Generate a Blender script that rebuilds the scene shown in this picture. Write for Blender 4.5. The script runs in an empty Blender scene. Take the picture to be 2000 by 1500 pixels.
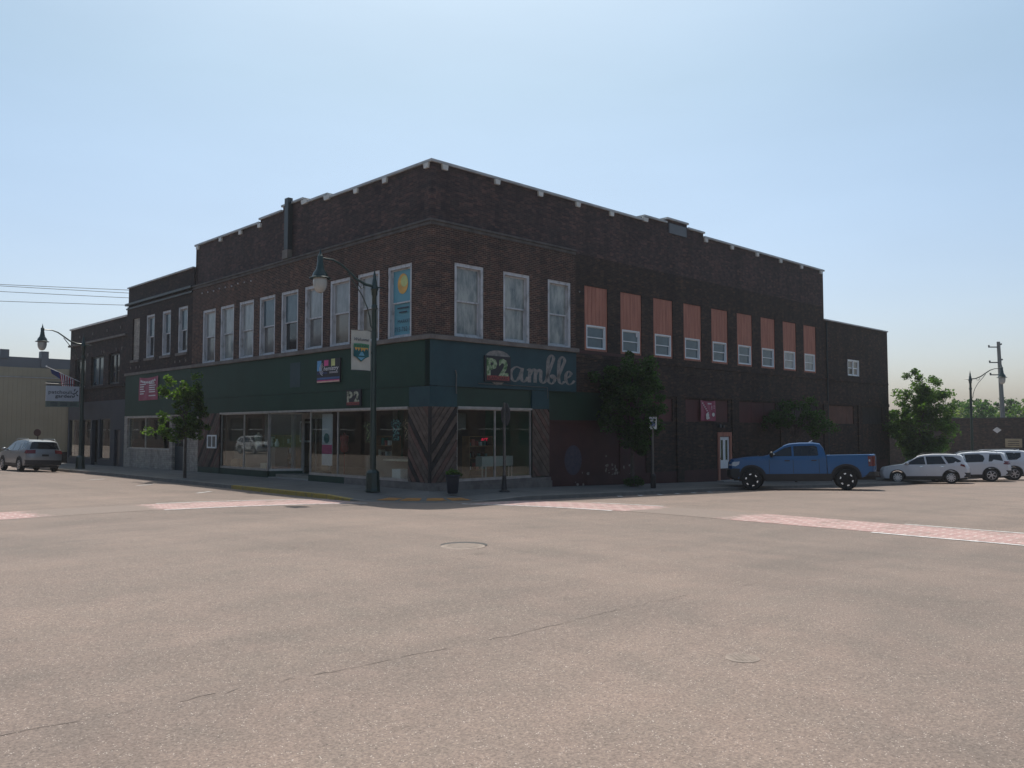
import bpy, bmesh, math, random
from math import sin, cos, radians, pi, sqrt, atan2
from mathutils import Vector, Matrix
random.seed(7)
S = bpy.context.scene
# ------------------------------------------------------------ camera
EYE = 1.7
cd = bpy.data.cameras.new("camera"); cam = bpy.data.objects.new("camera", cd)
S.collection.objects.link(cam); S.camera = cam
cd.sensor_width = 36; cd.lens = 1655/2000*36; cd.clip_end = 6000; cd.clip_start = .1
cam.location = (0, 0, EYE); cam.rotation_euler = (radians(90+3.147), 0, 0)
# ------------------------------------------------------------ world and sun
SUN_EL, SUN_AZ = 62.5, -4.5
w = bpy.data.worlds.new("World"); S.world = w; w.use_nodes = True
wn = w.node_tree; bg = wn.nodes['Background']
sky = wn.nodes.new('ShaderNodeTexSky'); sky.sky_type = 'NISHITA'; sky.sun_disc = False
sky.sun_elevation = radians(SUN_EL); sky.sun_rotation = radians(SUN_AZ)
sky.air_density = 1.0; sky.dust_density = 3.2; sky.ozone_density = 2.2; sky.altitude = 200
tcw = wn.nodes.new('ShaderNodeTexCoord'); sxw = wn.nodes.new('ShaderNodeSeparateXYZ'); wn.links.new(tcw.outputs['Generated'], sxw.inputs[0])
rw_ = wn.nodes.new('ShaderNodeValToRGB'); rw_.color_ramp.elements[0].position = .0; rw_.color_ramp.elements[0].color = (1.0, .97, 1.03, 1); rw_.color_ramp.elements[1].position = .38; rw_.color_ramp.elements[1].color = (.89, .985, .90, 1)
wn.links.new(sxw.outputs[2], rw_.inputs[0])
nzw = wn.nodes.new('ShaderNodeTexNoise'); nzw.inputs['Scale'].default_value = 2.2; nzw.inputs['Detail'].default_value = 5; mpw = wn.nodes.new('ShaderNodeMapping'); mpw.inputs['Scale'].default_value = (1, 1, 4); wn.links.new(tcw.outputs['Generated'], mpw.inputs[0]); wn.links.new(mpw.outputs[0], nzw.inputs['Vector'])
mrw = wn.nodes.new('ShaderNodeMapRange'); mrw.inputs[1].default_value = .3; mrw.inputs[2].default_value = .7; mrw.inputs[3].default_value = .97; mrw.inputs[4].default_value = 1.04; wn.links.new(nzw.outputs[0], mrw.inputs[0])
mw = wn.nodes.new('ShaderNodeMix'); mw.data_type = 'RGBA'; mw.blend_type = 'MULTIPLY'; mw.inputs[0].default_value = 1
wn.links.new(sky.outputs[0], mw.inputs[6]); wn.links.new(rw_.outputs[0], mw.inputs[7])
vm = wn.nodes.new('ShaderNodeVectorMath'); vm.operation = 'SCALE'; wn.links.new(mw.outputs[2], vm.inputs[0]); wn.links.new(mrw.outputs[0], vm.inputs['Scale'])
wn.links.new(vm.outputs[0], bg.inputs[0]); bg.inputs[1].default_value = .14
sl = bpy.data.lights.new("sun", 'SUN'); sl.energy = 3.6; sl.angle = radians(.5); sl.color = (1, .94, .86)
so = bpy.data.objects.new("sun", sl); S.collection.objects.link(so)
a, e = radians(SUN_AZ), radians(SUN_EL)
sd = Vector((sin(a)*cos(e), cos(a)*cos(e), sin(e)))
so.rotation_euler = sd.to_track_quat('Z', 'Y').to_euler(); so.location = (0, 0, 40)
S.view_settings.view_transform = 'Standard'; S.view_settings.look = 'None'
S.view_settings.gamma = 1; S.view_settings.use_curve_mapping = False
S.view_settings.exposure = .1
# ------------------------------------------------------------ frame of the corner building: x = along the right street (v), y = along the left street (u)
CX, CY = -2.71, 28.0
ANG = radians(44.1)
MF = Matrix.Translation((CX, CY, 0)) @ Matrix.Rotation(ANG, 4, 'Z')
def F2W(v, u, z=0): return MF @ Vector((v, u, z))
def W2F(x, y):
    q = MF.inverted() @ Vector((x, y, 0)); return q.x, q.y
COL = S.collection
OFF = {}
# ------------------------------------------------------------ materials
def nt(name):
    m = bpy.data.materials.new(name); m.use_nodes = True
    return m, m.node_tree, m.node_tree.nodes['Principled BSDF']
def col4(c): return (c[0], c[1], c[2], 1)
def coords(t, scale=(1, 1, 1)):
    tc = t.nodes.new('ShaderNodeTexCoord'); mp = t.nodes.new('ShaderNodeMapping')
    mp.inputs['Scale'].default_value = scale; t.links.new(tc.outputs['Object'], mp.inputs[0]); return mp.outputs[0]
def noise(t, vec, sc, det=4, rough=.55):
    n = t.nodes.new('ShaderNodeTexNoise'); n.inputs['Scale'].default_value = sc
    n.inputs['Detail'].default_value = det; n.inputs['Roughness'].default_value = rough
    t.links.new(vec, n.inputs['Vector']); return n.outputs['Fac']
def ramp(t, fac, stops):
    r = t.nodes.new('ShaderNodeValToRGB'); el = r.color_ramp.elements
    while len(el) < len(stops): el.new(.5)
    for i, (p, c) in enumerate(stops):
        el[i].position = p; el[i].color = col4(c) if len(c) == 3 else c
    t.links.new(fac, r.inputs[0]); return r.outputs[0]
def mix(t, fac, A, B, mode='MIX'):
    m = t.nodes.new('ShaderNodeMix'); m.data_type = 'RGBA'; m.blend_type = mode
    for i, v in ((0, fac), (6, A), (7, B)):
        if hasattr(v, 'links'): t.links.new(v, m.inputs[i])
        elif i == 0: m.inputs[0].default_value = v
        else: m.inputs[i].default_value = col4(v)
    return m.outputs[2]
def bump(t, h, bs, strength=.3, dist=.02):
    b = t.nodes.new('ShaderNodeBump'); b.inputs['Strength'].default_value = strength; b.inputs['Distance'].default_value = dist
    t.links.new(h, b.inputs['Height']); t.links.new(b.outputs[0], bs.inputs['Normal'])
def pm(name, c, rough=.6, var=.25, sc=3, metal=0, bmp=0, fine=0, stretch=(1, 1, 1), spec=.5, coat=0):
    m, t, b = nt(name)
    v = coords(t, stretch)
    n = noise(t, v, sc, 6)
    lo = tuple(x*(1-var) for x in c); hi = tuple(min(1, x*(1+var)) for x in c)
    cc = ramp(t, n, [(.3, lo), (.7, hi)])
    if fine:
        n2 = noise(t, v, sc*12, 3); cc = mix(t, fine, cc, ramp(t, n2, [(.35, tuple(x*.5 for x in c)), (.65, tuple(min(1, x*1.5) for x in c))]))
    t.links.new(cc, b.inputs['Base Color'])
    b.inputs['Roughness'].default_value = rough; b.inputs['Metallic'].default_value = metal
    b.inputs['Specular IOR Level'].default_value = spec; b.inputs['Coat Weight'].default_value = coat
    b.inputs['Coat Roughness'].default_value = .05
    if bmp: bump(t, noise(t, v, sc*6, 5), b, bmp, .01)
    return m
def two(name, c1, c2, sc=2, lo=.45, hi=.55, rough=.6, stretch=(1, 1, 1), det=6, bmp=0, spec=.5):
    m, t, b = nt(name); v = coords(t, stretch); n = noise(t, v, sc, det, .65)
    t.links.new(ramp(t, n, [(lo, c1), (hi, c2)]), b.inputs['Base Color'])
    b.inputs['Roughness'].default_value = rough; b.inputs['Specular IOR Level'].default_value = spec
    if bmp: bump(t, n, b, bmp, .01)
    return m
def brickmat(name, c1, c2, mortar, sc=1.0, bw=.21, bh=.0677, ms=.010, stain=.5, tint=None, vary=.7):
    m, t, b = nt(name)
    tc = t.nodes.new('ShaderNodeTexCoord'); sx = t.nodes.new('ShaderNodeSeparateXYZ'); t.links.new(tc.outputs['Object'], sx.inputs[0])
    ad = t.nodes.new('ShaderNodeMath'); ad.operation = 'ADD'; t.links.new(sx.outputs[0], ad.inputs[0]); t.links.new(sx.outputs[1], ad.inputs[1])
    cb = t.nodes.new('ShaderNodeCombineXYZ'); t.links.new(ad.outputs[0], cb.inputs[0]); t.links.new(sx.outputs[2], cb.inputs[1])
    br = t.nodes.new('ShaderNodeTexBrick'); br.inputs['Scale'].default_value = sc
    br.inputs['Brick Width'].default_value = bw; br.inputs['Row Height'].default_value = bh; br.inputs['Mortar Size'].default_value = ms
    br.inputs['Mortar Smooth'].default_value = .2; br.inputs['Bias'].default_value = -.1
    br.inputs['Color1'].default_value = col4(c1); br.inputs['Color2'].default_value = col4(c2); br.inputs['Mortar'].default_value = col4(mortar)
    t.links.new(cb.outputs[0], br.inputs['Vector'])
    n = noise(t, tc.outputs['Object'], .55, 6, .6)
    c = mix(t, stain, br.outputs['Color'], ramp(t, n, [(.3, (.55, .5, .5)), (.5, (.95, .95, .95)), (.72, (1.35, 1.2, 1.1))]), 'MULTIPLY')
    mp3 = t.nodes.new('ShaderNodeMapping'); mp3.inputs['Scale'].default_value = (1.4, .12, 1); t.links.new(cb.outputs[0], mp3.inputs[0])
    c = mix(t, .55, c, ramp(t, noise(t, mp3.outputs[0], 1.0, 5, .7), [(.36, (.55, .55, .58)), (.5, (1, 1, 1)), (.66, (1.35, 1.3, 1.25))]), 'MULTIPLY')
    vb = t.nodes.new('ShaderNodeTexWhiteNoise'); vb.noise_dimensions = '2D'; sn = t.nodes.new('ShaderNodeVectorMath'); sn.operation = 'SNAP'; sn.inputs[1].default_value = (bw, bh, 1); t.links.new(cb.outputs[0], sn.inputs[0]); t.links.new(sn.outputs[0], vb.inputs['Vector'])
    c = mix(t, vary, c, ramp(t, vb.outputs['Value'], [(0, (.6, .6, .62)), (.8, (1.1, 1.08, 1.06)), (1, (1.9, 1.6, 1.4))]), 'MULTIPLY')
    n3 = noise(t, cb.outputs[0], 4.5, 3)
    c = mix(t, .6, c, ramp(t, n3, [(.35, (.65, .62, .65)), (.65, (1.3, 1.25, 1.2))]), 'MULTIPLY')
    t.links.new(c, b.inputs['Base Color']); b.inputs['Roughness'].default_value = .85
    b.inputs['Specular IOR Level'].default_value = .3
    iv = t.nodes.new('ShaderNodeMath'); iv.operation = 'SUBTRACT'; iv.inputs[0].default_value = 1; t.links.new(br.outputs['Fac'], iv.inputs[1])
    bump(t, iv.outputs[0], b, .5, .008)
    return m
M = {}
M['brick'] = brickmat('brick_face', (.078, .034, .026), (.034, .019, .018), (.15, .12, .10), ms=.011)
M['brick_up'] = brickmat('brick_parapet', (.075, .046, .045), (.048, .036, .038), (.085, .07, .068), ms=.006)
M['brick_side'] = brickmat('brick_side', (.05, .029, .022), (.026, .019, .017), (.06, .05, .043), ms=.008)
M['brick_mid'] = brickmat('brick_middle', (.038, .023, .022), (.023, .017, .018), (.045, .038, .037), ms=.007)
M['brick_far'] = brickmat('brick_far', (.075, .05, .04), (.045, .033, .028), (.07, .06, .05), ms=.008)
M['stone'] = two('ledge_stone', (.12, .10, .09), (.19, .165, .15), 2.5, .35, .65, .85, bmp=.3)
M['coping'] = pm('coping_tile', (.42, .42, .42), .55, .25, 1.5)
M['cliff'] = pm('coping_block', (.62, .6, .57), .7, .15, 3)
M['white_trim'] = two('weathered_white_paint', (.24, .23, .23), (.50, .50, .52), 5, .3, .5, .6, stretch=(1, 1, .5))
M['new_white'] = pm('new_white_vinyl', (.72, .74, .76), .4, .06, 3)
M['green'] = two('green_panel_paint', (.005, .030, .018), (.009, .043, .027), .7, .35, .7, .6, spec=.3)
M['dkgreen'] = pm('dark_green_paint', (.006, .032, .019), .5, .2, 1)
M['teal'] = two('teal_panel_paint', (.016, .045, .058), (.024, .066, .076), .9, .35, .7, .6, spec=.3)
M['greentrim'] = pm('green_kickplate', (.008, .036, .024), .55, .3, 2)
M['alu'] = pm('aluminium_trim', (.42, .41, .4), .38, .2, 4, metal=.6)
M['joint'] = pm('panel_joint', (.01, .022, .02), .8, .1)
M['orange'] = two('orange_brown_boards', (.29, .105, .07), (.45, .185, .125), 9, .3, .7, .7, stretch=(1, 1, .12), bmp=.4)
M['maroon'] = two('maroon_paint', (.04, .011, .012), (.065, .02, .019), 1.2, .3, .7, .75)
M['red_patch'] = pm('red_board', (.075, .018, .018), .7, .25, 1.5)
M['wood'] = two('weathered_plank', (.055, .038, .03), (.15, .105, .082), 3, .3, .7, .8, stretch=(1, 1, 1), bmp=.3)
M['wood2'] = pm('reddish_plank', (.11, .058, .045), .75, .35, 4)
M['woodd'] = pm('dark_plank', (.022, .016, .014), .8, .35, 4)
M['whitebrick'] = brickmat('painted_block', (.37, .34, .30), (.32, .295, .26), (.25, .23, .2), bw=.4, bh=.1, ms=.008, stain=.35, vary=.12)
M['greywood'] = pm('grey_painted_front', (.036, .04, .05), .7, .15, 1)
M['darkdoor'] = pm('dark_door_paint', (.012, .016, .026), .4, .2)
M['bluedoor'] = pm('navy_door_paint', (.012, .028, .04), .4, .2)
M['pane_white'] = two('curtained_pane', (.17, .18, .185), (.33, .345, .34), 3.5, .3, .7, .08, stretch=(1, 1, .35))
M['pane_blue'] = pm('bluish_pane', (.07, .105, .125), .06, .2, 2)
M['pane_grey'] = two('grey_pane', (.09, .09, .095), (.17, .165, .155), 3, .3, .7, .08)
M['pane_tan'] = two('tan_shade_pane', (.10, .085, .065), (.2, .18, .15), 1.2, .42, .52, .1)
M['pane_dark'] = pm('dark_pane', (.02, .022, .026), .05, .2, 2)
M['pane_paint'] = two('whitewashed_pane', (.06, .085, .10), (.37, .38, .35), 2.2, .3, .62, .15, stretch=(1.6, 1.6, .5), det=8)
M['poster'] = pm('window_poster_blue', (.09, .28, .35), .35, .12, 1)
M['black'] = pm('black_plastic', (.012, .012, .014), .5, .2)
M['rubber'] = pm('tyre_rubber', (.018, .018, .018), .8, .2)
M['interior'] = pm('shop_wall', (.17, .155, .14), .9, .2, 1)
M['interior_green'] = pm('shop_green_wall', (.03, .14, .08), .9, .2, 1)
M['shopfloor'] = pm('shop_floor', (.22, .2, .17), .5, .2, 1)
M['roof'] = pm('roof_felt', (.06, .06, .06), .9, .2)
M['lampgreen'] = pm('dark_green_iron', (.006, .026, .022), .35, .2, 6, spec=.6)
M['iron'] = pm('dark_iron', (.03, .035, .038), .45, .2, 6)
M['steel'] = pm('galvanised_steel', (.13, .125, .118), .5, .2, 8, metal=.5)
M['conc'] = two('sidewalk_concrete', (.23, .215, .2), (.33, .31, .285), 1.6, .3, .7, .9, bmp=.2)
M['curb'] = two('curb_concrete', (.14, .13, .12), (.21, .195, .18), 3, .3, .7, .9)
M['yellow'] = two('worn_yellow_paint', (.15, .13, .10), (.36, .25, .055), 5, .32, .5, .8)
M['tact'] = two('orange_tactile_panel', (.16, .09, .04), (.42, .18, .035), 4, .3, .6, .8)
M['line'] = two('worn_white_paint', (.24, .22, .21), (.7, .68, .66), 7, .3, .55, .8)
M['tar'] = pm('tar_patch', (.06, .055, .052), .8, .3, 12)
M['siding'] = pm('tan_metal_siding', (.31, .27, .19), .6, .08, .5)
M['grey_parapet'] = pm('grey_parapet_metal', (.12, .13, .145), .6, .1, 1)
M['pink'] = pm('pink_vinyl', (.27, .035, .085), .5, .2, 4)
M['lett'] = pm('white_lettering', (.62, .6, .62), .6, .1)
M['oldlett'] = two('faded_painted_letters', (.09, .095, .095), (.27, .245, .225), 6, .25, .6, .8)
M['cream'] = pm('cream_fabric', (.50, .48, .42), .8, .08, 3)
M['signwhite'] = pm('sign_white', (.52, .54, .6), .5, .06)
M['darklett'] = pm('dark_lettering', (.03, .04, .06), .6, .1)
M['red'] = pm('sign_red', (.28, .05, .045), .6, .2)
M['p2green'] = two('green_camouflage', (.05, .13, .035), (.32, .38, .24), 9, .42, .56, .6)
M['p2cream'] = two('cream_camouflage', (.10, .11, .07), (.36, .36, .27), 9, .42, .56, .6)
M['signblack'] = pm('sign_black', (.015, .014, .02), .6, .2)
M['skyblue'] = pm('print_sky_blue', (.10, .28, .50), .6, .2, 3)
M['magenta'] = pm('print_magenta', (.55, .06, .22), .6, .2, 3)
M['limep'] = pm('print_lime', (.5, .52, .2), .6, .2, 3)
M['sunor'] = pm('print_orange', (.65, .35, .08), .6, .2, 3)
M['dimblue'] = pm('print_dim_blue', (.05, .10, .24), .6, .2)
M['navy'] = pm('print_navy', (.02, .03, .10), .6, .2)
M['peach'] = pm('print_peach', (.65, .42, .32), .6, .2)
M['bannergreen'] = pm('banner_green', (.06, .22, .10), .7, .2)
M['bannerteal'] = pm('banner_teal', (.015, .11, .12), .7, .2)
M['bannerblue'] = pm('banner_blue', (.14, .38, .52), .7, .2)
M['hblue'] = pm('sign_blue', (.02, .10, .35), .5, .1)
M['bark'] = pm('bark', (.07, .055, .045), .9, .35, 10, bmp=.5)
M['soil'] = pm('planter_soil', (.04, .03, .025), .95, .2, 10)
M['planterpot'] = pm('dark_plastic_pot', (.014, .018, .028), .5, .15)
M['flagred'] = pm('flag_red', (.42, .025, .04), .8, .1)
M['flagwhite'] = pm('flag_white', (.72, .72, .74), .8, .1)
M['flagblue'] = pm('flag_blue', (.02, .035, .16), .8, .1)
M['wire'] = pm('wire_black', (.06, .06, .065), .6, .1)
M['pole'] = pm('utility_pole_wood', (.20, .19, .175), .85, .2, 5, stretch=(1, 1, .1))
M['console'] = pm('white_console', (.55, .54, .5), .5, .05)
M['amber'] = pm('amber_lens', (.6, .25, .03), .2, .1)
def leafmat(name, c, c2):
    m, t, b = nt(name)
    geo = t.nodes.new('ShaderNodeNewGeometry')
    n = noise(t, coords(t), 1.3, 4); rr = ramp(t, n, [(.3, c), (.7, c2)])
    rp = ramp(t, geo.outputs['Random Per Island'], [(0, (.6, .6, .6)), (1, (1.4, 1.4, 1.3))])
    cc = mix(t, 1.0, rr, rp, 'MULTIPLY'); t.links.new(cc, b.inputs['Base Color'])
    b.inputs['Roughness'].default_value = .5; b.inputs['Specular IOR Level'].default_value = .35
    tr = t.nodes.new('ShaderNodeBsdfTranslucent'); bt = mix(t, 1.0, cc, (2.2, 2.6, .8), 'MULTIPLY'); t.links.new(bt, tr.inputs[0])
    ms = t.nodes.new('ShaderNodeMixShader'); ms.inputs[0].default_value = .5
    t.links.new(b.outputs[0], ms.inputs[1]); t.links.new(tr.outputs[0], ms.inputs[2])
    t.links.new(ms.outputs[0], t.nodes['Material Output'].inputs[0]); return m
M['leaf'] = leafmat('maple_leaf', (.04, .075, .02), (.075, .12, .03))
M['leaf2'] = leafmat('dark_leaf', (.02, .05, .017), (.034, .075, .02))
M['leaf3'] = leafmat('pale_leaf', (.09, .115, .05), (.125, .15, .06))
M['leaf4'] = leafmat('fresh_leaf', (.04, .08, .028), (.07, .115, .036))
def glassmat():
    m, t, b = nt('shop_glass')
    tr = t.nodes.new('ShaderNodeBsdfTransparent'); tr.inputs[0].default_value = (.86, .9, .88, 1)
    gl = t.nodes.new('ShaderNodeBsdfGlossy'); gl.inputs['Roughness'].default_value = .015; gl.inputs[0].default_value = (.95, .95, .95, 1)
    lw = t.nodes.new('ShaderNodeLayerWeight'); lw.inputs[0].default_value = .5
    pw_ = t.nodes.new('ShaderNodeMath'); pw_.operation = 'POWER'; pw_.inputs[1].default_value = 5; t.links.new(lw.outputs['Facing'], pw_.inputs[0])
    fr = t.nodes.new('ShaderNodeMath'); fr.operation = 'MULTIPLY_ADD'; fr.inputs[1].default_value = .95; fr.inputs[2].default_value = .045; t.links.new(pw_.outputs[0], fr.inputs[0])
    bp = t.nodes.new('ShaderNodeBump'); bp.inputs['Strength'].default_value = .03; bp.inputs['Distance'].default_value = .05
    t.links.new(noise(t, coords(t), .8, 2), bp.inputs['Height']); t.links.new(bp.outputs[0], gl.inputs['Normal'])
    ms = t.nodes.new('ShaderNodeMixShader'); t.links.new(fr.outputs[0], ms.inputs[0])
    t.links.new(tr.outputs[0], ms.inputs[1]); t.links.new(gl.outputs[0], ms.inputs[2])
    t.links.new(ms.outputs[0], t.nodes['Material Output'].inputs[0]); return m
M['glass'] = glassmat()
def carpaint(name, c, metal=.0, rough=.45, coat=.35):
    m, t, b = nt(name); b.inputs['Base Color'].default_value = col4(c); b.inputs['Metallic'].default_value = metal
    b.inputs['Roughness'].default_value = rough; b.inputs['Coat Weight'].default_value = coat; b.inputs['Coat Roughness'].default_value = .04
    n = noise(t, coords(t), 1.5, 5); t.links.new(ramp(t, n, [(.3, tuple(x*.9 for x in c)), (.7, c)]), b.inputs['Base Color']); return m
M['blue'] = carpaint('blue_paint', (.001, .085, .25), .0)
M['cwhite'] = carpaint('white_car_paint', (.62, .64, .68))
M['csilver'] = carpaint('silver_car_paint', (.25, .265, .28), .5)
M['cglass'] = pm('tinted_car_glass', (.012, .014, .018), .04, .1)
M['clad'] = pm('dark_cladding', (.022, .022, .025), .6, .15)
M['rim'] = pm('alloy_rim', (.5, .5, .52), .3, .05, metal=.7)
M['chrome'] = pm('bright_metal', (.75, .75, .77), .15, .05, metal=.9)
M['headl'] = pm('headlamp_lens', (.5, .52, .55), .1, .2)
M['taill'] = pm('taillamp_lens', (.13, .012, .015), .15, .2)
# ------------------------------------------------------------ mesh builder
class MB:
    def __init__(s): s.v = []; s.f = []
    def add(s, vs, fs):
        n = len(s.v); s.v += [tuple(p) for p in vs]; s.f += [tuple(i+n for i in f) for f in fs]
    def box(s, x0, x1, y0, y1, z0, z1):
        if x0 > x1: x0, x1 = x1, x0
        if y0 > y1: y0, y1 = y1, y0
        if z0 > z1: z0, z1 = z1, z0
        s.add([(x0,y0,z0),(x1,y0,z0),(x1,y1,z0),(x0,y1,z0),(x0,y0,z1),(x1,y0,z1),(x1,y1,z1),(x0,y1,z1)],
              [(0,3,2,1),(4,5,6,7),(0,1,5,4),(1,2,6,5),(2,3,7,6),(3,0,4,7)]); return s
    def prism(s, poly, dvec):   # poly = 3-D points, extruded along dvec
        n = len(poly); P = [Vector(p) for p in poly]; Q = [p+Vector(dvec) for p in P]
        s.add(P+Q, [tuple(range(n))[::-1], tuple(range(n, 2*n))]+[(i, (i+1) % n, n+(i+1) % n, n+i) for i in range(n)]); return s
    def tube(s, pts, rad, n=8, cap=True):
        P = [Vector(p) for p in pts]; R = rad if isinstance(rad, (list, tuple)) else [rad]*len(P)
        rings = []; up = Vector((.13, .31, .94))
        for i, p in enumerate(P):
            d = (P[min(i+1, len(P)-1)]-P[max(i-1, 0)]).normalized()
            x = d.cross(up); x = x if x.length > .05 else d.cross(Vector((1, 0, 0))); x.normalize(); y = d.cross(x)
            rings.append([p+(x*cos(2*pi*k/n)+y*sin(2*pi*k/n))*R[i] for k in range(n)])
        vs = [q for r in rings for q in r]; fs = []
        for i in range(len(P)-1):
            for k in range(n): fs.append((i*n+k, i*n+(k+1) % n, (i+1)*n+(k+1) % n, (i+1)*n+k))
        if cap: fs += [tuple(range(n))[::-1], tuple(range((len(P)-1)*n, len(P)*n))]
        s.add(vs, fs); return s
    def lathe(s, prof, c=(0, 0, 0), n=16, axis='Z'):
        vs = []; fs = []
        for r, h in prof:
            for k in range(n):
                a_ = 2*pi*k/n; x, y = r*cos(a_), r*sin(a_)
                vs.append((c[0]+x, c[1]+y, c[2]+h) if axis == 'Z' else (c[0]+x, c[1]+h, c[2]+y))
        for i in range(len(prof)-1):
            for k in range(n): fs.append((i*n+k, i*n+(k+1) % n, (i+1)*n+(k+1) % n, (i+1)*n+k))
        if prof[0][0] > 1e-4: fs.append(tuple(range(n))[::-1])
        if prof[-1][0] > 1e-4: fs.append(tuple(range((len(prof)-1)*n, len(prof)*n)))
        s.add(vs, fs); return s
    def ball(s, c, r, n=8, sq=(1, 1, 1)):
        vs = []; fs = []
        for i in range(n+1):
            t_ = pi*i/n
            for k in range(2*n):
                p_ = pi*k/n; vs.append((c[0]+r*sq[0]*sin(t_)*cos(p_), c[1]+r*sq[1]*sin(t_)*sin(p_), c[2]+r*sq[2]*cos(t_)))
        for i in range(n):
            for k in range(2*n): fs.append((i*2*n+k, (i+1)*2*n+k, (i+1)*2*n+(k+1) % (2*n), i*2*n+(k+1) % (2*n)))
        s.add(vs, fs); return s
def tag(o, label, cat, group=None):
    o['label'] = label; o['category'] = cat
    if group: o['group'] = group
    return o
def struct(o): o['kind'] = 'structure'; return o
def build(name, mb, mat, parent=None, smooth=False, org=None, label=None, bev=0):
    """links one mesh; coordinates are those of the parent's frame (building frame when the root was made by froot)"""
    me = bpy.data.meshes.new(name)
    o0 = Vector(org) if org is not None else (OFF.get(parent.name, Vector((0, 0, 0))) if parent else Vector((0, 0, 0)))
    me.from_pydata([tuple(Vector(p)-o0) for p in mb.v], [], mb.f)
    me.materials.append(M[mat] if isinstance(mat, str) else mat)
    b = bmesh.new(); b.from_mesh(me); bmesh.ops.recalc_face_normals(b, faces=b.faces) if len(b.faces) < 40000 else None
    b.to_mesh(me); b.free()
    if smooth:
        me.shade_smooth()
        try: me.set_sharp_from_angle(angle=radians(38))
        except Exception: pass
    ob = bpy.data.objects.new(name, me); COL.objects.link(ob)
    if parent: ob.parent = parent; OFF[ob.name] = OFF.get(parent.name, Vector((0, 0, 0)))
    if label: ob['label'] = label
    if bev:
        md = ob.modifiers.new('bevel', 'BEVEL'); md.width = bev; md.segments = 2; md.limit_method = 'ANGLE'
    return ob
def fmesh(name, mb, mat, org, smooth=False):   # top-level mesh authored in the building frame
    o = build(name, mb, mat, None, smooth, org=org); o.matrix_world = MF @ Matrix.Translation(org); OFF[o.name] = Vector(org); return o
def froot(name, label, cat, org, group=None):
    o = bpy.data.objects.new(name, None); COL.objects.link(o); o.empty_display_size = .3
    o.matrix_world = MF @ Matrix.Translation(org); OFF[o.name] = Vector(org); return tag(o, label, cat, group)
def wroot(name, label, cat, loc, rz=0, group=None):
    o = bpy.data.objects.new(name, None); COL.objects.link(o); o.empty_display_size = .3
    o.location = loc; o.rotation_euler = (0, 0, rz); OFF[o.name] = Vector((0, 0, 0)); return tag(o, label, cat, group)
class Fac:
    """a facade plane in the building frame: s along it, d inward (positive into the building), z up"""
    def __init__(f, axis, pos, sgn=1): f.a, f.p, f.g = axis, pos, sgn
    def P(f, s, d, z): return (f.p+d*f.g, s, z) if f.a == 'L' else (s, f.p+d*f.g, z)
    def box(f, mb, s0, s1, d0, d1, z0, z1):
        p, q = f.P(s0, d0, z0), f.P(s1, d1, z1); mb.box(p[0], q[0], p[1], q[1], p[2], q[2]); return mb
    def wall(f, mb, s0, s1, z0, z1, holes, th=.3, d0=0):
        ss = sorted({s0, s1, *[h[0] for h in holes], *[h[1] for h in holes]}); zz = sorted({z0, z1, *[h[2] for h in holes], *[h[3] for h in holes]})
        ss = [x for x in ss if s0-1e-6 <= x <= s1+1e-6]; zz = [x for x in zz if z0-1e-6 <= x <= z1+1e-6]
        def solid(i, j):
            if i < 0 or j < 0 or i >= len(ss)-1 or j >= len(zz)-1: return False
            cs, cz = (ss[i]+ss[i+1])/2, (zz[j]+zz[j+1])/2
            return not any(h[0] < cs < h[1] and h[2] < cz < h[3] for h in holes)
        for i in range(len(ss)-1):
            for j in range(len(zz)-1):
                if not solid(i, j): continue
                A, B, Cc, D = ss[i], ss[i+1], zz[j], zz[j+1]
                for d in (d0, d0+th): mb.add([f.P(A, d, Cc), f.P(B, d, Cc), f.P(B, d, D), f.P(A, d, D)], [(0, 1, 2, 3)])
                for (ni, nj, q) in ((i-1, j, (A, A, Cc, D)), (i+1, j, (B, B, Cc, D)), (i, j-1, (A, B, Cc, Cc)), (i, j+1, (A, B, D, D))):
                    if not solid(ni, nj):
                        a0, a1, b0, b1 = q
                        if a0 == a1: vs = [f.P(a0, d0, b0), f.P(a0, d0+th, b0), f.P(a0, d0+th, b1), f.P(a0, d0, b1)]
                        else: vs = [f.P(a0, d0, b0), f.P(a1, d0, b0), f.P(a1, d0+th, b0), f.P(a0, d0+th, b0)]
                        mb.add(vs, [(0, 1, 2, 3)])
        return mb
def text_into(mb, s, o, xd, yd, width=None, height=.3, th=.004, shear=0, align='C', bold=0):
    """lettering from the built-in font as solid shapes; o = centre (or left) of the base line"""
    cu = bpy.data.curves.new('t', 'FONT'); cu.body = s; cu.size = 1; cu.shear = shear; cu.resolution_u = 2; cu.offset = bold
    ob = bpy.data.objects.new('t', cu); COL.objects.link(ob)
    dg = bpy.context.evaluated_depsgraph_get(); me = ob.evaluated_get(dg).to_mesh()
    xs = [v.co.x for v in me.vertices]; x0, x1 = min(xs), max(xs)
    capsc = height/.72; sx = (width/(x1-x0)) if width else capsc
    xd, yd, o = Vector(xd), Vector(yd), Vector(o); n = xd.cross(yd)
    base = o-(xd*(x1-x0)*sx/2 if align == 'C' else Vector((0, 0, 0)))
    vs = [base+xd*(v.co.x-x0)*sx+yd*v.co.y*capsc+n*th for v in me.vertices]
    mb.add(vs, [tuple(p.vertices) for p in me.polygons])
    bpy.data.objects.remove(ob); bpy.data.curves.remove(cu)
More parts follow.
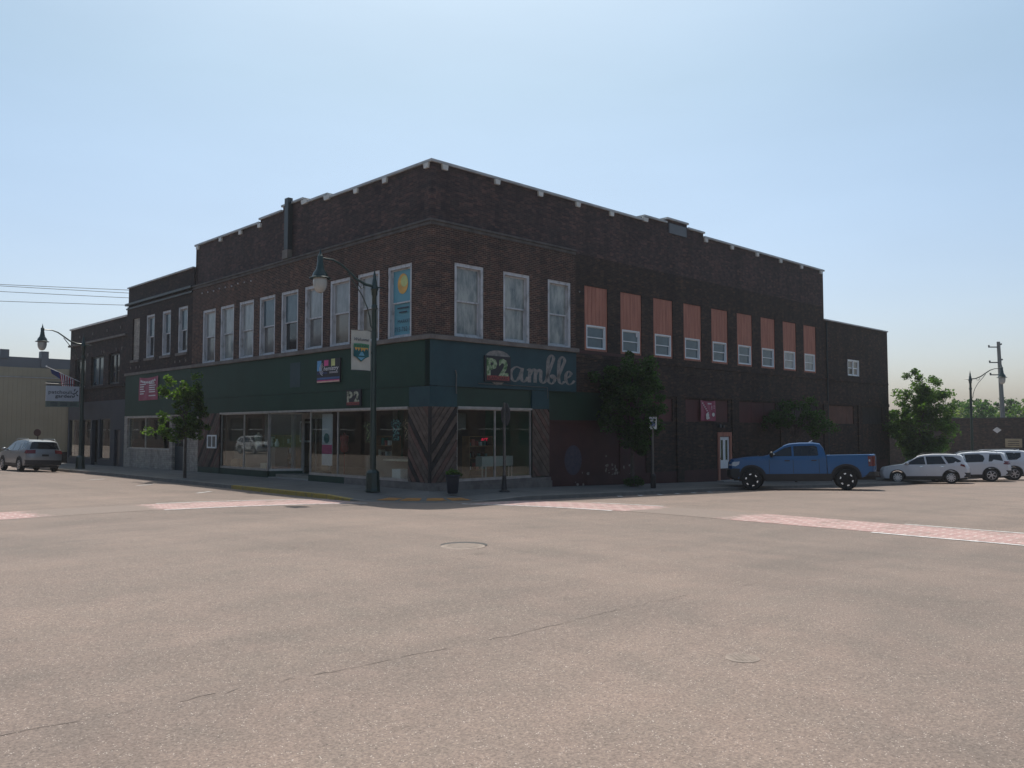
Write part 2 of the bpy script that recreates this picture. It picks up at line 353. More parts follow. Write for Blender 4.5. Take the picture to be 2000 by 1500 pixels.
# ------------------------------------------------------------ terrain
CU = -3.0
def cl(x, a_, b_): return max(a_, min(b_, x))
def base_z(u, v):
    A = -(.024*cl(v, 0, 17)+.034*(cl(v, 17, 30)-17)+.012*(cl(v, 30, 60)-30))
    B = -.007*(cl(u, 20, 50)-20)
    return -.27+A+B
def fc(t_): t_ = cl(t_/8., 0, 1); return .2*(1-(1-t_)**2)
def gr(u, v): return base_z(u, v)-.19+fc(CU-u)+fc(CU-v)
def grw(x, y): v, u = W2F(x, y); return gr(u, v)
exec_order = None
# ------------------------------------------------------------ ground, road, walks
def asphalt():
    m, t, b = nt('worn_asphalt'); v = coords(t)
    big = noise(t, v, .35, 5, .6); c = ramp(t, big, [(.3, (.200, .161, .136)), (.5, (.223, .175, .148)), (.7, (.244, .189, .158))])
    mid = noise(t, v, 2.2, 4); c = mix(t, .35, c, ramp(t, mid, [(.3, (.80, .84, .84)), (.7, (1.2, 1.12, 1.1))]), 'MULTIPLY')
    hb_ = noise(t, v, .09, 3); c = mix(t, .7, c, ramp(t, hb_, [(.35, (.86, .87, .88)), (.62, (1.08, 1.06, 1.05))]), 'MULTIPLY')
    st = noise(t, v, .8, 6, .75); c = mix(t, .6, c, ramp(t, st, [(.30, (.62, .62, .62)), (.38, (1, 1, 1))]), 'MULTIPLY')
    f = noise(t, v, 58, 3, .7); c = mix(t, .8, c, ramp(t, f, [(.28, (.45, .45, .46)), (.5, (1, 1, 1)), (.72, (1.6, 1.6, 1.55))]), 'MULTIPLY')
    vo = t.nodes.new('ShaderNodeTexVoronoi'); vo.inputs['Scale'].default_value = 52; t.links.new(v, vo.inputs['Vector'])
    sp = ramp(t, vo.outputs['Distance'], [(.16, (1, 1, 1)), (.26, (0, 0, 0))])
    sel = noise(t, v, 16, 2); g = mix(t, 1.0, sp, ramp(t, sel, [(.5, (0, 0, 0)), (.58, (1, 1, 1))]), 'MULTIPLY')
    c = mix(t, g, c, (.60, .52, .46))
    for st_ in ((1, .06, 1), (.06, 1, 1)): c = mix(t, .5, c, ramp(t, noise(t, coords(t, st_), .9, 3), [(.35, (.86, .86, .87)), (.6, (1.05, 1.04, 1.04))]), 'MULTIPLY')
    vo2 = t.nodes.new('ShaderNodeTexVoronoi'); vo2.inputs['Scale'].default_value = 27; t.links.new(v, vo2.inputs['Vector'])
    g2 = mix(t, 1.0, ramp(t, vo2.outputs['Distance'], [(.1, (1, 1, 1)), (.18, (0, 0, 0))]), ramp(t, noise(t, v, 9, 2), [(.55, (0, 0, 0)), (.62, (1, 1, 1))]), 'MULTIPLY')
    c = mix(t, g2, c, (.05, .045, .042))
    t.links.new(c, b.inputs['Base Color']); b.inputs['Roughness'].default_value = .8; b.inputs['Specular IOR Level'].default_value = .3
    bump(t, f, b, .55, .012); return m
def slabmat():
    m, t, b = nt('sidewalk_slabs'); v = coords(t)
    br = t.nodes.new('ShaderNodeTexBrick'); br.offset = 0; br.inputs['Scale'].default_value = 1; br.inputs['Brick Width'].default_value = 1.5
    br.inputs['Row Height'].default_value = 1.5; br.inputs['Mortar Size'].default_value = .02
    br.inputs['Color1'].default_value = (.125, .117, .11, 1); br.inputs['Color2'].default_value = (.15, .14, .13, 1); br.inputs['Mortar'].default_value = (.07, .065, .06, 1)
    t.links.new(v, br.inputs['Vector'])
    c = mix(t, .6, br.outputs[0], ramp(t, noise(t, v, 1.1, 6, .65), [(.3, (.7, .7, .72)), (.7, (1.2, 1.18, 1.15))]), 'MULTIPLY')
    c = mix(t, .5, c, ramp(t, noise(t, v, 30, 3), [(.3, (.8, .8, .8)), (.7, (1.2, 1.2, 1.2))]), 'MULTIPLY')
    t.links.new(c, b.inputs['Base Color']); b.inputs['Roughness'].default_value = .9; return m
def crossmat(name, rot):
    m, t, b = nt(name); v = coords(t)
    mp = t.nodes.new('ShaderNodeMapping'); mp.inputs['Rotation'].default_value = (0, 0, rot); t.links.new(v, mp.inputs[0])
    br = t.nodes.new('ShaderNodeTexBrick'); br.inputs['Scale'].default_value = 1; br.inputs['Brick Width'].default_value = .42
    br.inputs['Row Height'].default_value = .21; br.inputs['Mortar Size'].default_value = .022
    br.inputs['Color1'].default_value = (.37, .215, .197, 1); br.inputs['Color2'].default_value = (.43, .265, .243, 1); br.inputs['Mortar'].default_value = (.52, .42, .39, 1)
    t.links.new(mp.outputs[0], br.inputs['Vector'])
    sx = t.nodes.new('ShaderNodeSeparateXYZ'); t.links.new(v, sx.inputs[0]); ax = sx.outputs[0 if rot == 0 else 1]
    mr = t.nodes.new('ShaderNodeMath'); mr.operation = 'ADD'; mr.inputs[1].default_value = 10.25; t.links.new(ax, mr.inputs[0])
    ab = t.nodes.new('ShaderNodeMath'); ab.operation = 'ABSOLUTE'; t.links.new(mr.outputs[0], ab.inputs[0])
    mp2 = t.nodes.new('ShaderNodeMapRange'); mp2.inputs[1].default_value = .3; mp2.inputs[2].default_value = 1.6; mp2.inputs[3].default_value = .62; mp2.inputs[4].default_value = 0; t.links.new(ab.outputs[0], mp2.inputs[0])
    sm = t.nodes.new('ShaderNodeMath'); sm.operation = 'ADD'; t.links.new(noise(t, v, 1.6, 7, .75), sm.inputs[0]); t.links.new(mp2.outputs[0], sm.inputs[1])
    c = mix(t, ramp(t, sm.outputs[0], [(.5, (0, 0, 0)), (.7, (.95, .95, .95))]), br.outputs[0], (.215, .170, .142))
    c = mix(t, .7, c, ramp(t, noise(t, v, 42, 3, .7), [(.28, (.5, .5, .5)), (.5, (1, 1, 1)), (.72, (1.5, 1.5, 1.5))]), 'MULTIPLY')
    c = mix(t, .5, c, ramp(t, noise(t, v, 40, 3), [(.3, (.7, .7, .7)), (.7, (1.3, 1.3, 1.3))]), 'MULTIPLY')
    t.links.new(c, b.inputs['Base Color']); b.inputs['Roughness'].default_value = .85; return m
M['asphalt'] = asphalt(); M['slab'] = slabmat(); M['cw'] = crossmat('red_brick_print', 0); M['cw2'] = crossmat('red_brick_print_across', pi/2)
M['seam'] = pm('seam_shadow', (.188, .149, .126), .85, .3, 12)  # slightly darker tone of the pavement joints and cracks
M['grass'] = two('rough_grass', (.045, .075, .02), (.09, .12, .035), 3, .3, .7, .95)
def frange(a_, b_, n): return [a_+(b_-a_)*i/n for i in range(n+1)]
def sheet(name, vs, us, zf, mat, keep=None, dz=0):
    mb = MB(); nv, nu = len(vs), len(us)
    mb.v = [(v, u, zf(u, v)+dz) for u in us for v in vs]
    for j in range(nu-1):
        for i in range(nv-1):
            if keep and not keep((vs[i]+vs[i+1])/2, (us[j]+us[j+1])/2): continue
            mb.f.append((j*nv+i, j*nv+i+1, (j+1)*nv+i+1, (j+1)*nv+i))
    used = sorted({k for f in mb.f for k in f}); mp = {k: i for i, k in enumerate(used)}
    mb.v = [mb.v[k] for k in used]; mb.f = [tuple(mp[k] for k in f) for f in mb.f]
    o = fmesh(name, mb, mat, (0, 0, 0), True); return struct(o)
far = [-400, -300, -150, -100]
axv = far+[float(x) for x in range(-80, 120, 2)]+[150, 300, 400]
axf = far+[float(x) for x in range(-80, 120, 2)]+[150, 300, 400]
sheet('ground', axv, axf, lambda u, v: gr(u, v), 'grass', dz=-.09)
ra = [-100., -80., -60., -45.]+[float(x) for x in range(-34, -24, 2)]+[x*.5-24 for x in range(0, 60)]+[float(x) for x in range(6, 70)]+[75., 90., 120., 160.]
sheet('road', ra, ra, lambda u, v: gr(u, v), 'asphalt', lambda v, u: (-24 < v < -2.4) or (-24 < u < -2.4) or (v < 1.6 and u < 1.6 and v > -24 and u > -24) or (37.4 < u < 45.5 and v > -24 and v < 40))
sheet('alley', frange(39, 64, 10), frange(-3, 40, 20), lambda u, v: gr(u, v), 'asphalt', dz=.01)
def strip(name, v0, v1, u0, u1, mat, nv, nu, dz=.004): return sheet(name, frange(v0, v1, nv), frange(u0, u1, nu), lambda u, v: gr(u, v), mat, dz=dz)
# stamped crosswalk across the left street (runs along v) and across the right street (runs along u), each worn away mid-street
strip('crosswalk', -20.5, -3.1, -.68, 1.2, 'cw', 90, 6)
strip('crosswalk', -1.02, .92, -20.5, -3.1, 'cw2', 6, 90)
for a_, b_ in ((-9.0, -3.0), (-19, -16)):
    strip('crosswalk_edge_line', a_, b_, -.84, -.72, 'line', 24, 1, .008); strip('crosswalk_edge_line', a_+.6, b_, 1.24, 1.36, 'line', 24, 1, .008)
for a_, b_ in ((-8.6, -2.9), (-20.5, -15)):
    strip('crosswalk_edge_line', -1.18, -1.06, a_, b_, 'line', 1, 24, .008); strip('crosswalk_edge_line', .96, 1.08, a_, b_+(.2 if a_ < -10 else -3.2), 'line', 1, 24, .008)
# sidewalk ribbon round the corner
path = []
for i in range(0, 74): u = 38-(38-1.5)*i/73; path.append(((-3., u), (0., u), 1., u))
for i in range(1, 24):
    t_ = radians(90*i/24); O = (1.5-4.5*cos(t_), 1.5-4.5*sin(t_)); d_ = 90*i/24
    I = (0, 1.5*(1-d_/45)) if d_ < 45 else (1.5*(d_/45-1), 0)
    rf = 0 if 22 < d_ < 68 else (min(1, abs(d_-45)/22-1) if abs(d_-45) < 44 else 1); path.append((O, I, rf, -d_))
for i in range(0, 110): v = 1.5+(62-1.5)*i/109; path.append(((v, -3.), (v, 0.), 1., -100-v))
def walkpt(p, f, dz=0):
    (ov, ou), (iv, iu), rf, _ = p
    zo = gr(ou, ov)+.13*max(rf, .04); zi = base_z(max(iu, 0), max(iv, 0)); zi = base_z(iu, iv)
    return (ov+(iv-ov)*f, ou+(iu-ou)*f, zo+(zi-zo)*f+dz)
def ribbon(name, pts, fr, mat, dz=0, face=False):
    mb = MB(); n = len(fr)+(1 if face else 0)
    for p in pts:
        if face: mb.v.append((p[0][0], p[0][1], gr(p[0][1], p[0][0])-.1))
        for f in fr: mb.v.append(walkpt(p, f, dz))
    for i in range(len(pts)-1):
        for k in range(n-1): mb.f.append((i*n+k, i*n+k+1, (i+1)*n+k+1, (i+1)*n+k))
    o = fmesh(name, mb, mat, (0, 0, 0), True); return struct(o)
ribbon('sidewalk', path, [.05+.95*i/8 for i in range(9)], 'slab')
isy = [i for i, p in enumerate(path) if (p[3] < 8.2 and p[3] > -17)]
y0, y1 = isy[0], isy[-1]
ribbon('curb', path[:y0+1], (0, .05, .056), 'curb', .004, True)
ribbon('curb', path[y1:], (0, .05, .056), 'curb', .004, True)
ribbon('painted_curb', path[y0:y1+1], (0, .05, .056), 'yellow', .004, True)
# ramp with orange tactile panels
for i, (a0, a1) in enumerate(((24, 33), (35, 44), (47, 56), (58, 67))):
    seg = []
    for j in range(4):
        t_ = radians(a0+(a1-a0)*j/3); O = (1.5-4.5*cos(t_), 1.5-4.5*sin(t_)); seg.append((O, (0, 0), 0, 0))
    mb = MB()
    for p in seg:
        for f in (.1, .32): mb.v.append(walkpt(p, f, .008))
    for j in range(3): mb.f.append((2*j, 2*j+1, 2*j+3, 2*j+2))
    struct(fmesh('tactile_panel', mb, 'tact', (0, 0, 0)))
# parking ticks
def stroke(name, v0, u0, v1, u1, wd, mat, n=6, dz=.006):
    d = Vector((v1-v0, u1-u0)); nn = Vector((-d.y, d.x)).normalized()*wd/2; mb = MB()
    for i in range(n+1):
        x, y = v0+d.x*i/n, u0+d.y*i/n
        for s_ in (-1, 1): mb.v.append((x+nn.x*s_, y+nn.y*s_, gr(y, x)+dz))
    for i in range(n): mb.f.append((2*i, 2*i+1, 2*i+3, 2*i+2))
    return struct(fmesh(name, mb, mat, (0, 0, 0)))
for u in (5.3, 10.5, 15.7): stroke('parking_line', -5.5, u, -4.6, u+.9, .12, 'line')
for v in (5.6, 6.75, 7.9, 9.0, 10.1, 11.2): stroke('parking_line', v-.25, -3.7, v+.45, -2.95-.12, .16, 'line')
# pavement seam and cracks
def crack(name, pts, wd, mat='tar', seed=1):
    rnd = random.Random(seed); mb = MB(); n = 0
    for i in range(len(pts)-1):
        for k in range(14):
            t_ = k/14; v = pts[i][0]*(1-t_)+pts[i+1][0]*t_+rnd.uniform(-.03, .03); u = pts[i][1]*(1-t_)+pts[i+1][1]*t_+rnd.uniform(-.03, .03)
            d = Vector((pts[i+1][0]-pts[i][0], pts[i+1][1]-pts[i][1])).normalized(); w_ = wd*rnd.uniform(.1, .75)
            for s_ in (-1, 1): mb.v.append((v-d.y*w_*s_, u+d.x*w_*s_, gr(u, v)+.003))
            n += 1
    for i in range(n-1):
        if rnd.random() < .72: mb.f.append((2*i, 2*i+1, 2*i+3, 2*i+2))
    return struct(fmesh(name, mb, mat, (0, 0, 0)))
crack('pavement_seam', [(-18, -16.2), (-15.2, -16.45), (-14.1, -16.54), (-12.4, -16.67), (-11, -16.65), (-9.7, -16.7)], .008, 'seam', 3)
crack('pavement_seam', [(-9.7, -16.7), (-8.5, -16.8), (-5.5, -16.65)], .006, 'seam', 4)
crack('pavement_crack', [(-12.3, -3.2), (-9, -3.3), (-6, -3.05), (-3.5, -3.3)], .009, 'seam', 5)
# covers in the road
def cover(name, v, u, r, label, mk):
    z = gr(u, v); t = froot(name, label, 'manhole cover' if r > .2 else 'valve cover', (v, u, z))
    rim = MB(); rim.lathe([(r*1.0, .004), (r*1.0, .007), (r*1.1, .006), (r*1.14, .003)], (v, u, z), 40); build('rim', rim, mk[0], t, True)
    lid = MB(); lid.lathe([(r*.97, .003), (r*.97, .007), (.001, .008)], (v, u, z), 40)
    for k in range(-4, 5):
        hw = sqrt(max(0, (r*.85)**2-(k*r*.2)**2)); lid.box(v-hw, v+hw, u+k*r*.2-r*.03, u+k*r*.2+r*.03, z+.008, z+.010)
    build('lid', lid, mk[1], t); return t
M['castiron'] = pm('worn_cast_iron', (.28, .22, .18), .7, .2, 9)
t = cover('manhole_cover', -8.95, -12.05, .30, 'large round ribbed manhole cover in the middle of the intersection', ('castiron', 'castiron'))
cr = MB(); pts = []  # dark crescent along the far side of the manhole rim
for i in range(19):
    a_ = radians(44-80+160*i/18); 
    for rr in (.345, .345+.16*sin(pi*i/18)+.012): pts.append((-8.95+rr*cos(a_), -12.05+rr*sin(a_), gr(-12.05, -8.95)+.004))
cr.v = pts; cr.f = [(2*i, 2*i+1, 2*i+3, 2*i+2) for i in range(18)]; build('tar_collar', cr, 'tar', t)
t = cover('valve_cover', -11.62, -18.45, .115, 'small round valve cover set in the asphalt at lower right', ('castiron', 'castiron'))
# ------------------------------------------------------------ corner building
LF = Fac('L', 0.0); RF = Fac('R', 0.0)
bd = froot('corner_building', 'large dark brick corner building with green storefront band, orange boarded windows and stepped parapet', 'building', (0, 0, base_z(0, 0)))
ZT = 10.78
winL = [(1.04+1.885*i, 1.04+1.885*i+1.40) for i in range(9)]
WZ0, WZ1 = 4.9, 7.46
winR = [(1.04, 2.39), (3.34, 4.70), (5.67, 6.98)]
orR = [(7.92+2.282*i, 7.92+2.282*i+1.44) for i in range(9)]
# lower brick veneer, 12 cm proud of the parapet wall
mb = MB(); LF.wall(mb, 0, 18.67, 4.78, 8.72, [(a_, b_, WZ0, WZ1) for a_, b_ in winL], .34)
RF.wall(mb, .34, 7.24, 4.78, 8.72, [(a_, b_, WZ0, WZ1) for a_, b_ in winR], .34)
build('wall', mb, 'brick', bd)
# parapet / upper walls with steps
mb = MB()
for (a_, b_, z_) in ((.12, 6.60, ZT), (6.60, 8.46, 10.93), (8.46, 10.13, 11.12), (10.13, 12.10, 10.93), (12.10, 18.67, ZT)): LF.box(mb, a_, b_, .12, .42, 8.72, z_)
for (a_, b_, z_) in ((.42, 11.86, ZT), (11.86, 13.55, 10.97), (13.55, 15.12, 11.16), (15.12, 16.46, 10.97), (16.46, 28.63, ZT)): RF.box(mb, a_, b_, .12, .42, 8.72, z_)
mb.box(.12, 28.63, 18.37, 18.67, 8.4, ZT); mb.box(28.33, 28.63, .42, 18.37, 7.6, ZT)
build('parapet_wall', mb, 'brick_up', bd)
# right hand wall behind the orange boards
low = []
holes = [(a_, b_, WZ0, 7.50) for a_, b_ in orR]+[(12.4, 13.85, 2.1, 3.1), (14.85, 18.43, 2.1, 3.13), (19.43, 23.0, 2.1, 3.13), (24.1, 27.6, 2.1, 3.13), (28.99, 32.3, 2.1, 3.13), (33.4, 36.4, 2.1, 3.13), (17.42, 18.62, -1, 1.62), (31.63, 33.2, 4.97, 5.93), (5.72, 11.9, -1.6, 3.22)]
mb = MB(); RF.wall(mb, 7.24, 28.63, -1.8, 8.72, [h for h in holes if h[0] < 28], .30, .12)
RF.wall(mb, 28.63, 37.45, -1.9, 8.0, [h for h in holes if h[0] > 28], .30, .14)
mb.box(37.15, 37.45, .44, 18, -1.9, 8.0); mb.box(28.63, 37.15, 17.7, 18, -1.9, 8.0)
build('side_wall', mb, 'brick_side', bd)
mb = MB(); mb.box(.43, 28.3, .43, 18.3, 9.9, 10.0); mb.box(28.7, 37.1, .5, 17.6, 7.3, 7.4); build('roof', mb, 'roof', bd)
# projecting brick courses on the right wall
mb = MB(); RF.box(mb, 7.3, 28.6, .08, .12, 4.58, 4.74); RF.box(mb, 28.66, 37.4, .10, .14, 4.58, 4.70); RF.box(mb, 12.0, 37.4, .07, .118, 3.2, 3.38)
for s_ in (14.0, 18.6, 23.3, 28.2, 32.7): RF.box(mb, s_+.1, s_+.62, .06, .117, -1.7, 3.2)
build('brick_course', mb, 'brick_side', bd)
mb = MB(); RF.box(mb, 7.3, 12.3, .105, .117, 4.76, 4.88); RF.box(mb, 8, 37, .105, .1165, -1.6, -.1+.0); build('faded_paint_band', mb, 'maroon', bd)
# copings
mb = MB()
def cope(mb, F, a_, b_, z_, d0=.04, d1=.5): F.box(mb, a_, b_, d0, d1, z_, z_+.085)
for (a_, b_, z_) in ((.04, 6.56, ZT), (6.56, 8.42, 10.93), (8.42, 10.17, 11.12), (10.17, 12.14, 10.93), (12.14, 18.72, ZT)): cope(mb, LF, a_, b_, z_)
for (a_, b_, z_) in ((.5, 11.82, ZT), (11.82, 13.5, 10.97), (13.5, 15.16, 11.16), (15.16, 16.5, 10.97), (16.5, 28.7, ZT)): cope(mb, RF, a_, b_, z_)
mb.box(.5, 28.7, 18.3, 18.72, ZT, ZT+.085); mb.box(28.25, 28.7, .5, 18.3, ZT, ZT+.085)
build('coping', mb, 'coping', bd)
mb = MB(); RF.box(mb, 28.72, 37.5, .08, .5, 8.0, 8.07); mb.box(37.1, 37.5, .5, 18, 8.0, 8.07); build('coping', mb, 'coping', bd)
def block(F, s_, w_=.27, z_=ZT, d=.0):
    m_ = MB(); m_.prism([F.P(s_-w_/2, .03, z_-.015), F.P(s_+w_/2, .03, z_-.015), F.P(s_+w_/2*.78, .03, z_-.19), F.P(s_-w_/2*.78, .03, z_-.19)], Vector(F.P(0, .085, 0))-Vector(F.P(0, 0, 0))); return build('coping_block', m_, 'cliff', bd)
for s_ in (.35, 2.75, 4.6, 12.1, 13.9, 15.9, 18.4): block(LF, s_)
for s_ in (6.6,): block(LF, s_, .45, 10.93)
block(LF, 8.3, .5, 11.1)
for s_ in (.65, 3.1, 5.35, 7.5, 9.6, 16.62, 18.9, 21.3, 23.7, 26.0, 28.3): block(RF, s_)
block(RF, 11.9, .38, 10.95)
mb = MB(); RF.box(mb, 13.66, 15.0, .06, .12, 10.55, 11.0); build('stone_panel', mb, 'grey_parapet', bd)
# cornice and stone ledge
mb = MB(); mb.add([], [])
LF.box(mb, -.07, 18.67, -.07, .12, 8.72, 8.80); RF.box(mb, .12, 7.30, -.07, .12, 8.72, 8.80)
LF.box(mb, -.03, 18.67, -.03, 0, 8.60, 8.72); RF.box(mb, 0, 7.26, -.03, 0, 8.60, 8.72)
M['darkstone'] = two('sooty_stone', (.06, .052, .05), (.12, .105, .098), 2.5, .35, .65, .85)  # cornice stone in a darker tone than the ledge
build('cornice', mb, 'darkstone', bd, bev=.01)
mb = MB(); LF.box(mb, -.12, 18.72, -.12, .1, 4.74, 4.90); RF.box(mb, .1, 7.34, -.12, .1, 4.74, 4.90)
build('stone_ledge', mb, 'stone', bd, bev=.02)
# double hung windows of the upper storey
def hung(parent, F, s0, s1, z0, z1, pan, frame='white_trim', d=.03, jam=.12, dep=.19, rail=.5, sash=.045, name='window', sill=0, railup=0):
    m_ = MB(); F.box(m_, s0, s0+jam, d, d+dep, z0, z1); F.box(m_, s1-jam, s1, d, d+dep, z0, z1); F.box(m_, s0+jam, s1-jam, d, d+dep, z1-jam, z1); F.box(m_, s0+jam, s1-jam, d, d+dep, z0, z0+jam*.7)
    a_, b_, c_, e_ = s0+jam, s1-jam, z0+jam*.7, z1-jam; zm = c_+(e_-c_)*rail; ds = d+dep*.55; dl = d+dep*.8
    for (x0, x1, y0, y1, dd) in ((a_, a_+sash, zm, e_, ds), (b_-sash, b_, zm, e_, ds), (a_+sash, b_-sash, e_-sash, e_, ds), (a_+sash, b_-sash, zm-sash*.6, zm+sash*.6, ds),
                                 (a_, a_+sash, c_, zm, dl), (b_-sash, b_, c_, zm, dl), (a_+sash, b_-sash, c_, c_+sash*1.3, dl)): F.box(m_, x0, x1, dd, dd+.04, y0+(.0005 if dd == dl else 0), y1-(.0005 if dd == dl else 0))
    o = build(name, m_, frame, parent)
    p1, p2 = (pan if isinstance(pan, tuple) else (pan, pan))
    m1 = MB(); F.box(m1, a_+sash*.5, b_-sash*.5, ds+.015, ds+.025, zm, e_-.01); build('pane', m1, p1, o)
    m2 = MB(); F.box(m2, a_+sash*.5, b_-sash*.5, dl+.015, dl+.025, c_+.01+railup, zm); build('pane', m2, p2, o)
    if railup: m3 = MB(); F.box(m3, a_, b_, dl+.2, dl+.22, c_, zm); build('pane', m3, 'pane_dark', o); 
    if sill: m4 = MB(); F.box(m4, s0-.08, s1+.08, -.06, d+.02, z0-.12, z0-.005); build('sill', m4, 'stone', o)
    return o
pL = [('poster', 'poster'), ('pane_white', 'pane_tan'), ('pane_white', 'pane_tan'), ('pane_white', 'pane_grey'), ('pane_blue', 'pane_dark'), ('pane_blue', 'pane_grey'), ('pane_white', 'pane_white'), ('pane_white', 'pane_paint'), ('pane_white', 'pane_grey')]
for i, (a_, b_) in enumerate(winL): o = hung(bd, LF, a_, b_, WZ0, WZ1, pL[i], rail=.5); 
for i, (a_, b_) in enumerate(winR): hung(bd, RF, a_, b_, WZ0, WZ1, 'pane_paint', rail=.5)
# orange boards with small vinyl windows
for i, (a_, b_) in enumerate(orR):
    m_ = MB(); RF.wall(m_, a_, b_, WZ0, 7.50, [(a_+.13, b_-.13, 4.99, 5.93)], .06, .155); 
    for k in range(1, 6): RF.box(m_, a_+k*(b_-a_)/6-.006, a_+k*(b_-a_)/6+.006, .149, .155, 5.97, 7.48)
    o = build('window_board', m_, 'orange', bd)
    pn = ('pane_white', 'pane_white') if i >= 7 else ('pane_blue', 'pane_blue')
    wd = hung(bd, RF, a_+.13, b_-.13, 4.99, 5.93, pn, 'new_white', d=.135, jam=.05, dep=.09, sash=.03)
wd = hung(bd, RF, 31.63, 33.2, 4.97, 5.93, 'pane_tan', 'new_white', d=.15, jam=.07, dep=.1, sash=.04)
m_ = MB(); RF.box(m_, 32.37, 32.46, .16, .22, 5.04, 5.86); build('mullion', m_, 'new_white', wd)
m_ = MB(); RF.box(m_, 11.3, 11.42, .17, .177, 5.68, 5.84); build('window_sticker', m_, 'lett', bd)
M['brownboard'] = pm('brown_board', (.11, .05, .035), .8, .25, 2)
# lower red boards
for a_, b_ in ((12.4, 13.85), (14.85, 18.43), (19.43, 23.0), (24.1, 27.6), (28.99, 32.3), (33.4, 36.4)):
    m_ = MB(); off = .02 if a_ > 28.6 else 0
    if b_-a_ > 2: RF.box(m_, a_, a_+1.2, .17+off, .2+off, 2.1, 3.13); RF.box(m_, a_+1.215, a_+2.4, .172+off, .2+off, 2.1, 3.13); RF.box(m_, a_+2.415, b_, .17+off, .2+off, 2.1, 3.13)
    else: RF.box(m_, a_, b_, .17, .2, 2.1, 3.1)
    build('red_board', m_, 'red_patch' if a_ < 24 else ('brownboard' if 28 < a_ < 30 else 'woodd'), bd)
# side door
m_ = MB(); RF.wall(m_, 17.42, 18.62, -1, 1.62, [(17.58, 18.46, -1, 1.42)], .1, .06); dfr = build('door_frame', m_, 'orange', bd)
m_ = MB(); RF.wall(m_, 17.6, 18.44, -.63, 1.40, [(17.72, 17.92, .3, 1.25), (18.12, 18.32, .3, 1.25)], .045, .12); dr = build('door', m_, 'new_white', bd)
m_ = MB(); RF.box(m_, 17.72, 17.92, .14, .15, .3, 1.25); RF.box(m_, 18.12, 18.32, .14, .15, .3, 1.25); build('pane', m_, 'pane_dark', dr)
m_ = MB(); m_.tube([RF.P(17.66, .07, .38), RF.P(17.75, .07, .38)], .015); m_.tube([RF.P(17.66, .07, .38), RF.P(17.66, .125, .38)], .02); build('handle', m_, 'black', dr)
m_ = MB(); RF.box(m_, 17.5, 17.66, .02, .12, 1.86, 2.0); RF.box(m_, 17.35, 17.5, -.08, .06, 1.84, 1.95); RF.box(m_, 17.66, 17.81, -.08, .06, 1.84, 1.95); build('wall_light', m_, 'iron', bd)
m_ = MB(); m_.tube([RF.P(12.2, .08, -.7), RF.P(12.2, .08, 3.1)], .03, 6); m_.tube([RF.P(28.9, .1, -1), RF.P(28.9, .1, 7.9)], .045, 6); build('conduit', m_, 'iron', bd)
m_ = MB(); RF.box(m_, 17.35, 18.7, -.25, .12, -1.2, -.65); build('door_step', m_, 'conc', bd)
# red painted infill of the old opening, green panel over it
m_ = MB(); RF.box(m_, 5.72, 11.9, .16, .4, -1.6, 2.1); build('painted_infill', m_, 'maroon', bd)
m_ = MB(); RF.box(m_, 5.76, 5.9, .1, .16, -1.6, 2.1); RF.box(m_, 10.1, 10.25, .1, .16, -1.6, 2.1); RF.box(m_, 5.76, 10.25, .09, .15, 2.02, 2.1); build('painted_trim', m_, 'maroon', bd)
m_ = MB(); RF.box(m_, 5.72, 10.2, .12, .4, 2.1, 3.22); build('green_panel', m_, 'dkgreen', bd)
m_ = MB(); RF.box(m_, 10.2, 11.9, .12, .4, 2.1, 3.22); build('brick_panel', m_, 'brick_side', bd)
M['muralblue'] = two('faded_round_mural', (.03, .032, .055), (.08, .065, .085), 7, .3, .7, .8)
m_ = MB(); m_.add([RF.P(7.25+.5*cos(2*pi*k/28), .157, .55+.58*sin(2*pi*k/28)) for k in range(28)], [tuple(range(28))]); build('faded_disc', m_, 'muralblue', bd)
M['peel'] = pm('bare_plaster', (.22, .19, .17), .9, .3, 6)
rnd = random.Random(5); m_ = MB()
for k in range(46):
    cx_, cz_ = rnd.choice([(8.3, -.35), (8.9, -.5), (9.9, -.1), (10.6, -.05), (9.3, .1), (7.6, -.45)]); cx_ += rnd.gauss(0, .22); cz_ += rnd.gauss(0, .2); n = 7; r_ = rnd.uniform(.02, .09); q = rnd.uniform(.5, 2)
    if 5.95 < cx_ < 11.6: m_.add([RF.P(cx_+r_*q*cos(2*pi*j/n)*rnd.uniform(.6, 1.2), .1565-.0001*k/46, max(-.55, cz_+r_*sin(2*pi*j/n)*rnd.uniform(.6, 1.3))) for j in range(n)], [tuple(range(n))])
build('peeled_patches', m_, 'peel', bd)
# ---- green storefront band
m_ = MB(); LF.box(m_, 0, 18.67, -.02, .25, 3.20, 4.74); LF.box(m_, 1.13, 18.67, -.018, .25, 2.50, 3.18); build('green_band', m_, 'green', bd)
m_ = MB(); RF.box(m_, -.02, 7.25, -.022, .25, 3.20, 4.74); RF.box(m_, -.018, 1.16, -.02, .25, 2.50, 3.18); RF.box(m_, 4.80, 5.70, -.02, .25, 2.5, 3.18); LF.box(m_, .25, 1.12, -.016, .2, 2.50, 3.18); build('teal_band', m_, 'teal', bd)
m_ = MB(); RF.box(m_, 1.17, 4.79, .05, .25, 2.5, 3.19); build('transom_panel', m_, 'dkgreen', bd)
m_ = MB(); LF.box(m_, .3, 18.66, .0, .2, 3.178, 3.202); RF.box(m_, .3, 5.7, 0, .2, 3.178, 3.202); build('band_joint', m_, 'joint', bd)
M['patch'] = pm('bluish_paint_patch', (.011, .036, .042), .6, .15, 2)
m_ = MB(); LF.box(m_, 8.3, 9.1, -.024, -.019, 3.45, 4.45); build('paint_patch', m_, 'patch', bd)
